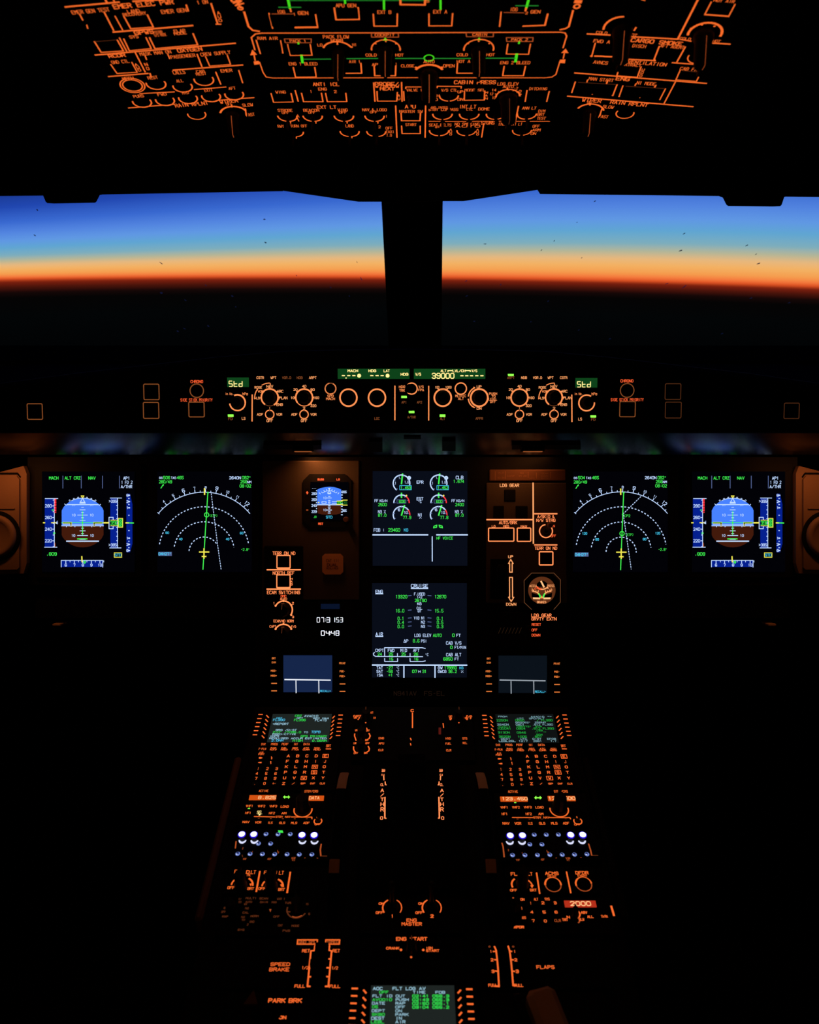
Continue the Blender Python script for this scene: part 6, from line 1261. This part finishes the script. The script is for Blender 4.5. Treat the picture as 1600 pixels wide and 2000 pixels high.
# transponder
i = pi_('transponder_panel', (984, 1752, 1204, 1826), 'right pedestal transponder panel with red window showing 2000', 'transponder', (920, 1580, 5.333)); i.col = 'P'
i.screen(974, 962, 1302, 1026, 'SQR', name='code_window'); i.T('2000', 1140, 995, 50, 208, c='AMT'); i.close()
for t, x, y, w in (('1', 622, 990, 10), ('2', 748, 988, 26), ('3', 876, 988, 24), ('4', 634, 1084, 24), ('5', 762, 1084, 26), ('6', 886, 1084, 26), ('7', 648, 1174, 24), ('0', 774, 1176, 24), ('CLR', 902, 1172, 62)):
    key(i, x, y, t, w, 30, 46, 34, name='number_key', c='P' if t != 'CLR' else 'Od')
for t, x, y, w in (('ON', 536, 944, 36), ('ALT', 678, 942, 40), ('SYS', 794, 940, 46), ('STBY', 422, 1134, 56), ('AUTO', 552, 1134, 38), ('XPDR', 500, 1232, 102), ('ABV', 1178, 1080, 62), ('THRT', 980, 1154, 56), ('ALL', 1244, 1124, 60), ('N', 1014, 1128, 26), ('BLW', 1152, 1152, 52), ('TA/RA', 1390, 1120, 66), ('1', 530, 1036, 10), ('-', 440, 928, 20)): i.T(t, x, y, 28, w, lw=.26)
i.A(1090, 1095, 45, -70, 60, w=2.6); i.A(1090, 1150, 45, -60, 40, w=2.2, c='Od'); i.L(1462, 1016, 1490, 1110, w=4); i.knob(1082, 1110, 40, .014, line=False); i.knob(480, 1050, 46, .016, line=False); i.done()

# ------------------------------------------------------------------ centre quadrant
i = pi_('source_selector_panel', (690, 1385, 926, 1486), 'small forward pedestal panel with selector knobs either side of a centre line', 'selector panel', (680, 1340, 6.154)); i.col = 'P'
for t, x, y, w in (('CAPT', 110, 362, 88), ('ON 3', 105, 382, 66), ('ATT', 286, 320, 30), ('F/O', 318, 384, 24), ('CAPT', 1232, 366, 40), ('ON', 1232, 390, 26), ('F/O', 1455, 366, 62), ('ON 3', 1442, 386, 70), ('UPR', 100, 533, 30), ('OFF', 240, 536, 40), ('BRT', 226, 652, 38), ('LWR', 82, 688, 32), ('OFF', 234, 688, 46), ('OFF', 94, 808, 48), ('BRT', 214, 806, 40)): i.T(t, x, y, 24, w, lw=.28)
i.T('C', 771, 297, 34, 30, lw=.22); i.L(774, 325, 774, 503, w=2.2)
for x, y in ((122, 402), (212, 442), (1230, 406), (1430, 404), (1332, 442)): i.D(x, y, 9)
i.A(160, 596, 82, 140, 190, w=2.4) if False else None
i.L(80, 575, 78, 600, 88, 630, 96, 655, w=2.2); i.L(252, 570, 266, 600, 255, 630, 232, 645, w=2.4); i.L(66, 730, 66, 760, 78, 785, 90, 795, w=2.4); i.L(242, 725, 256, 755, 250, 780, 222, 798, w=2.4); i.L(224, 505, 230, 530, w=1.8); i.L(1142, 450, 1148, 502, w=1.8); i.L(750, 628, 758, 650, w=2); i.L(750, 692, 755, 712, w=1.8)
glow('REDTAB', (84, 22, 16), 1.0)
i.F(1088, 500, 1118, 500, 1118, 582, 1088, 582, c='REDTAB')
for x, y in ((215, 392), (1332, 392)): i.knob(x, y, 62, .016, c='Ox')
for x, y in ((160, 605), (155, 760)): i.knob(x, y, 55, .016, line=False)
for t, x, y, w in (('ENG', 400, 637, 60), ('APU', 400, 699, 60), ('CLR', 394, 779, 56), ('HYD', 1204, 640, 60), ('FUEL', 1205, 702, 66), ('CLR', 1210, 782, 56), ('STS', 1403, 640, 54), ('RCL', 1405, 694, 50)): key(i, x, y, t, w, 26, 46, 26, name='system_key')
i.done()
i = pi_('thrust_lever_quadrant', (703, 1490, 908, 1735), 'raised dark thrust quadrant with two levers and A/THR scales on both sides', 'thrust quadrant', (660, 1360, 5.714), mat='shell_dark', th=.012, lift=.007); i.col = 'M'
for sg, X in ((-1, lambda x: x), (1, lambda x: 1660-x)):
    pass
for t, y, h in (('A', 1052, 40), ('/', 1102, 36), ('T', 1152, 40), ('H', 1205, 44), ('R', 1264, 46)):
    i.T(t, 496, y, h, 32, lw=.16); i.T(t, 1162, y, h, 32, lw=.16)
for x0, sx in ((508, 1), (1151, -1)):
    i.T('TO', x0, 828, 26, 34, lw=.24); i.T('GA', x0, 836, 18, 30, lw=.2); i.T('FLX', x0-4*sx, 878, 22, 32, lw=.22); i.L(x0+4*sx, 890, x0+7*sx, 935, w=2)
    i.T('CL', x0-12*sx if sx > 0 else x0+8, 988, 30, 34, lw=.24); i.L(x0+20*sx, 955, x0+24*sx, 988, w=2); i.L(x0+24*sx, 988, x0+32*sx, 990, w=2)
i.T('0', 488, 1360, 38, 24, lw=.2); i.T('0', 1170, 1360, 38, 24, lw=.2); i.L(526, 1128, 524, 1360, 536, 1363, w=2.4); i.L(1128, 1128, 1134, 1360, 1124, 1360, w=2.4)
# levers at the climb detent
for x in (772, 880):
    cu, cv = i.w(x, 1030); m = MB(); a = -.0062
    m.prism([(cv-.02, -.004), (cv+.012, -.004), (cv+.012, .034), (cv-.006, .034)], cu-.004, cu+.004, 'shell_dark', axis='x')
    m.prism([(cv-.016, .030), (cv+.014, .026), (cv+.020, .044), (cv+.012, .056), (cv-.006, .058), (cv-.018, .048)], cu-.0125, cu+.0125, 'shell_dark', axis='x'); i.part('thrust_lever', m)
    y0 = i.w(x, 820)[1]; y1 = i.w(x, 1400)[1]; m = MB(); m.box(cu-.0052, y1, .0001, cu+.0052, y0, .0006, 'glare_black'); i.part('lever_slot', m)
i.done()
i = pi_('engine_master_panel', (703, 1739, 908, 1824), 'dark pedestal panel lettered ENG MASTER with two ringed switches', 'engine switch panel', (660, 1580, 5.333)); i.col = 'P'
for X, n in ((0, '1'), (413, '2')):
    i.A(566+X, 1030, 99, 120, 212, w=2.6); i.A(566+X, 1030, 99, -32, 60, w=1.8); i.T('ON', 453+X, 987, 26, 48, lw=.24); i.T('OFF', 433+X, 1082, 28, 70, lw=.22); i.T(n, 568+X, 1118, 36, 16 if n == '1' else 26, lw=.24)
    i.knob(563+X, 1032, 72, .006, line=False, grip=False, name='switch_guard'); i.toggle(563+X, 1030, 5.5, .040, lean=.15, name='master_lever')
i.T('ENG', 768, 1160, 34, 100, lw=.18); i.T('MASTER', 770, 1200, 36, 204, lw=.18); i.done()
i = pi_('ignition_selector_panel', (703, 1829, 908, 1915), 'pedestal panel lettered ENG START with a round mode knob', 'engine switch panel', (660, 1800, 5.333)); i.col = 'P'
i.T('ENG START', 769, 182, 40, 318, lw=.2); i.T('CRANK', 572, 279, 28, 132, lw=.22); i.D(658, 296, 13); i.D(890, 297, 13); i.D(764, 372, 11); i.T('IGN', 952, 276, 24, 66, lw=.22); i.T('START', 988, 304, 28, 132, lw=.22)
i.knob(768, 305, 60, .017, c='Ox'); i.done()
# trim wheels
def wheel(x, label):
    c = PED.hit(800, 1635) - PED.n*.15; c.x = x; R = .19; hw = .0068
    mw = frame(c, -PED.v, PED.n, Vector((-1, 0, 0)))       # local z along the axle
    mw = frame(c, PED.v, PED.n, Vector((1, 0, 0))); root = empty('trim_wheel', mw, label, 'trim wheel', 'trim wheels beside the thrust quadrant')
    m = MB(); n = 64; prof = [(R-.016, -hw*.8), (R-.003, -hw), (R, -hw*.6), (R, hw*.6), (R-.003, hw), (R-.016, hw*.8)]
    V = [(r*cos(2*pi*q/n), r*sin(2*pi*q/n), z) for r, z in prof for q in range(n)]; F = []
    for k in range(6):
        for q in range(n): F.append((k*n+q, k*n+(q+1) % n, ((k+1) % 6)*n+(q+1) % n, ((k+1) % 6)*n+q))
    m.mesh(V, F, 'shell_dark', True); m.build('rim', root)
    m = MB(); 
    for q in range(6): 
        a = q*pi/3; d = Vector((cos(a), sin(a))); e = Vector((-d.y, d.x)); p = [d*.015+e*.006, d*(R-.01)+e*.004, d*(R-.01)-e*.004, d*.015-e*.006]; m.prism([tuple(v) for v in p][::-1], -.003, .003, 'shell_dark')
    m.lathe(0, 0, [(.02, -.006), (.02, .006)], 'shell_dark', 24); m.build('spokes', root)
    for a0, da in ((54, 19), (108.3, 5.2)):
        m = MB(); V = []; F = []; k = 6
        for q in range(k+1):
            a = rad(a0+q*da/k)
            for r, z in ((R+.0004, -hw*.98), (R+.0012, -hw*.7), (R+.0012, hw*.7), (R+.0004, hw*.98)): V.append((r*cos(a), r*sin(a), z))
        for q in range(k):
            for j in range(3): F.append((q*4+j, q*4+j+1, (q+1)*4+j+1, (q+1)*4+j))
        m.mesh(V, F, 'tan_stripe'); m.build('index_mark', root)
    return root
wheel(-.0965, 'left trim wheel with tan rim marks, between the left radio panel and the thrust quadrant')
wheel(.1045, 'right trim wheel with tan rim marks, between the thrust quadrant and the right radio panel')
for x0, x1, nm in ((-.112, -.083, 0), (.090, .119, 0)): pass

# ------------------------------------------------------------------ aft pedestal
i = pi_('speed_brake_panel', (436, 1832, 684, 1932), 'pedestal panel lettered SPEED BRAKE with a slanted double scale', 'lever panel', (400, 1800, 5.333)); i.col = 'P'
i.L(968, 192, 1174, 192, 1170, 236, 964, 236, 968, 192, w=2.4, c='O'); i.T('GND SPL', 1070, 214, 34, 178, c='Od', lw=.24); i.L(1262, 192, 1406, 192, 1402, 236, 1260, 236, 1262, 192, w=2.4, c='O'); i.T('ARMED', 1332, 214, 34, 118, c='Od', lw=.24)
i.T('RET', 1055, 305, 34, 76, lw=.2); i.L(1106, 306, 1140, 304, 1150, 250, w=2.6); i.F(1138, 262, 1160, 262, 1150, 240); i.L(1106, 306, 1070, 676, 1096, 676, w=3); i.L(1108, 390, 1124, 390, w=3); i.L(1100, 482, 1122, 482, w=3); i.L(1090, 576, 1102, 576, w=3); i.T('1/2', 1046, 482, 32, 66, lw=.2); i.T('FULL', 990, 674, 34, 104, lw=.2)
i.T('RET', 1370, 305, 34, 72, lw=.2); i.L(1322, 308, 1296, 300, 1300, 250, w=2.6); i.F(1290, 262, 1310, 262, 1300, 240); i.L(1322, 308, 1288, 676, 1258, 676, w=3); i.L(1294, 390, 1306, 392, w=3); i.L(1274, 482, 1300, 484, w=3); i.L(1272, 574, 1290, 576, w=3); i.T('1/2', 1355, 484, 32, 60, lw=.2); i.T('FULL', 1355, 676, 34, 108, lw=.2)
i.T('SPEED', 787, 446, 38, 196, lw=.17); i.T('BRAKE', 777, 500, 38, 202, lw=.17)
cu, cv = i.w(1215, 300); y1 = i.w(1180, 676)[1]; m = MB(); m.box(cu-.008, y1, .0001, cu+.008, cv+.01, .0006, 'glare_black'); i.part('lever_slot', m)
m = MB(); cv -= .030; m.box(cu-.003, cv-.004, .0, cu+.003, cv+.004, .022, 'shell_dark'); m.box(cu-.009, cv-.006, .018, cu+.009, cv+.006, .028, 'shell_dark', .003); i.part('speed_brake_lever', m); i.done()
i = pi_('flaps_panel', (929, 1832, 1186, 1932), 'pedestal panel lettered FLAPS with a curved double scale', 'lever panel', (920, 1800, 5.333)); i.col = 'P'
i.L(245, 262, 262, 300, 274, 400, 284, 520, 292, 676, w=3); i.L(232, 312, 262, 312, w=2.4); i.L(246, 398, 272, 400, w=2.6); i.L(254, 516, 282, 518, w=2.6); i.L(250, 672, 292, 676, w=3.4); i.T('0', 194, 262, 16, 24, c='Od', lw=.24); i.T('1', 208, 312, 28, 12, lw=.24); i.T('2', 220, 400, 32, 22, lw=.22); i.T('3', 230, 520, 34, 24, lw=.22); i.T('FULL', 228, 664, 32, 88, lw=.24)
i.L(388, 258, 404, 310, 416, 400, 428, 520, 440, 668, w=3); i.L(404, 308, 425, 312, w=2.4); i.L(416, 398, 442, 400, w=2.6); i.L(428, 516, 454, 520, w=2.6); i.L(440, 666, 470, 668, w=3.2); i.T('0', 440, 262, 16, 22, c='Od', lw=.24); i.T('1', 456, 312, 28, 12, lw=.24); i.T('2', 467, 400, 32, 24, lw=.22); i.T('3', 482, 520, 36, 26, lw=.22); i.T('FULL', 498, 666, 32, 88, lw=.22); i.T('FLAPS', 776, 476, 38, 182, lw=.17)
cu, cv = i.w(325, 300); y1 = i.w(360, 676)[1]; m = MB(); m.box(cu-.006, y1, .0001, cu+.006, cv+.01, .0006, 'glare_black'); i.part('lever_slot', m)
m = MB(); m.box(cu-.004, cv+.016, .0, cu+.004, cv+.024, .026, 'shell_dark'); m.box(cu-.016, cv+.012, .024, cu+.016, cv+.028, .040, 'shell_dark', .004); i.part('flap_lever', m); i.done()
i = pi_('parking_brake_panel', (430, 1937, 676, 2075), 'bottom left pedestal panel lettered PARK BRK with a dark handle', 'brake panel', (400, 1800, 5.333)); i.col = 'P'
i.T('PARK', 752, 824, 48, 172, lw=.2); i.T('BRK', 944, 824, 48, 130, lw=.2); i.L(740, 952, 756, 1015, w=4); i.T('ON', 812, 1000, 38, 66, lw=.24)
m = MB(); cu, cv = i.w(650, 1040); m.lathe(cu, cv, [(.013, 0), (.013, .005), (.007, .007), (.007, .014)], 'shell_dark', 24); m.box(cu-.016, cv-.005, .012, cu+.016, cv+.005, .020, 'shell_dark', .003); i.part('handle', m)
m = MB(); cu, cv = i.w(492, 800); m.prism([(cu-.008, cv-.008), (cu+.008, cv-.008), (cu+.001, cv+.008)], 0, .003, 'knob_tan'); i.part('pointer', m); i.done()
i = pi_('message_keyboard', (678, 1921, 938, 2078), 'bottom centre keyboard unit with grey screen headed AOC FLT LOG', 'keyboard display unit', (660, 1800, 5.333), 'pedestal keyboard displays', plate='bezel'); i.col = 'P'
for q in range(6):
    i.L(150-6.5*q, 698+77*q, 203-6.5*q, 699+77*q, w=3.6); i.L(1342+5.6*q, 705+77.5*q, 1396+5.6*q, 706+77.5*q, w=3.6)
    for x, s in ((282-4.8*q, 1), (1265+3.6*q, -1)):
        y = 738+77.5*q
        def ink(): i.L(x-12*s, y-14, x+12*s, y+14, w=3.4)
        i.button(x-24, y-24, x+24, y+24, .0015, name='line_key', mat='knob_plastic', ink=ink)
i.screen(335, 672, 1225, 1250, 'MCS')
for t, x, y, w, c in (('AOC', 416, 707, 96, 'MCW'), ('FLT', 620, 707, 96, 'MCW'), ('LOG', 758, 707, 96, 'MCW'), ('AV', 880, 707, 62, 'MCW'), ('OFF', 480, 745, 92, 'MCG'), ('TIME', 847, 746, 128, 'MCW'), ('FOB', 1067, 747, 96, 'MCW'), ('FLT ID', 464, 784, 200, 'MCW'), ('AV0010', 462, 823, 200, 'MCG'), ('DATE', 424, 860, 130, 'MCW'), ('05', 388, 897, 56, 'MCG'), ('DEPT', 422, 938, 132, 'MCW'), ('SKBO', 422, 977, 130, 'MCG'), ('DEST', 418, 1016, 132, 'MCW'), ('LEBL', 414, 1054, 132, 'MCG'), ('OUT', 652, 785, 92, 'MCW'), ('PUSH', 670, 823, 130, 'MCW'), ('RAP', 652, 861, 96, 'MCW'), ('OFF', 650, 900, 96, 'MCW'), ('ON', 634, 939, 62, 'MCW'), ('PARK', 668, 978, 132, 'MCW'), ('IN', 634, 1016, 62, 'MCW'), ('AIR', 652, 1054, 100, 'MCW')): i.T(t, x, y, 34 if y > 1000 or y < 720 else 30, w, c=c)
for y, a, b in ((785, '02:41', '056.3'), (824, '02:43', '055.3'), (862, '02:50', '055.1'), (901, '03:04', '055.2')): i.T(a, 862, y, 32, 166, c='MCG', lw=.22); i.T(b, 1072, y, 32, 168, c='MCG', lw=.22)
i.close(); i.done()
# handset resting on the aft pedestal, lower right
c = PED.hit(1078, 2022)+PED.n*.012; root = empty('handset', frame(c, PED.u, PED.v, PED.n) @ Matrix.Rotation(rad(14), 4, 'Z'), 'tan handset lying at the lower right end of the pedestal', 'handset')
m = MB(); m.box(-.017, -.055, -.010, .017, .042, .012, 'tan_stripe', .006); m.build('grip', root)
m = MB(); m.box(-.030, -.055, -.012, -.020, .046, .002, 'panel_dark', .002); m.build('cradle_clip', root)
i = pi_('handset_cradle', (945, 1937, 1195, 2075), 'dark bottom right pedestal plate under the tan handset', 'plate', (920, 1800, 5.333), plate='plate'); i.done()
# unseen fixture added around the warm fill light
root = empty('dome_lamp', Matrix.Translation((0, -.5, 2.2)), 'round dome lamp on the flat aft ceiling', 'lamp')
m = MB(); m.lathe(0, 0, [(.06, 0), (.06, -.012), (.045, -.014)][::-1], 'metal_trim', 32); m.build('rim', root)
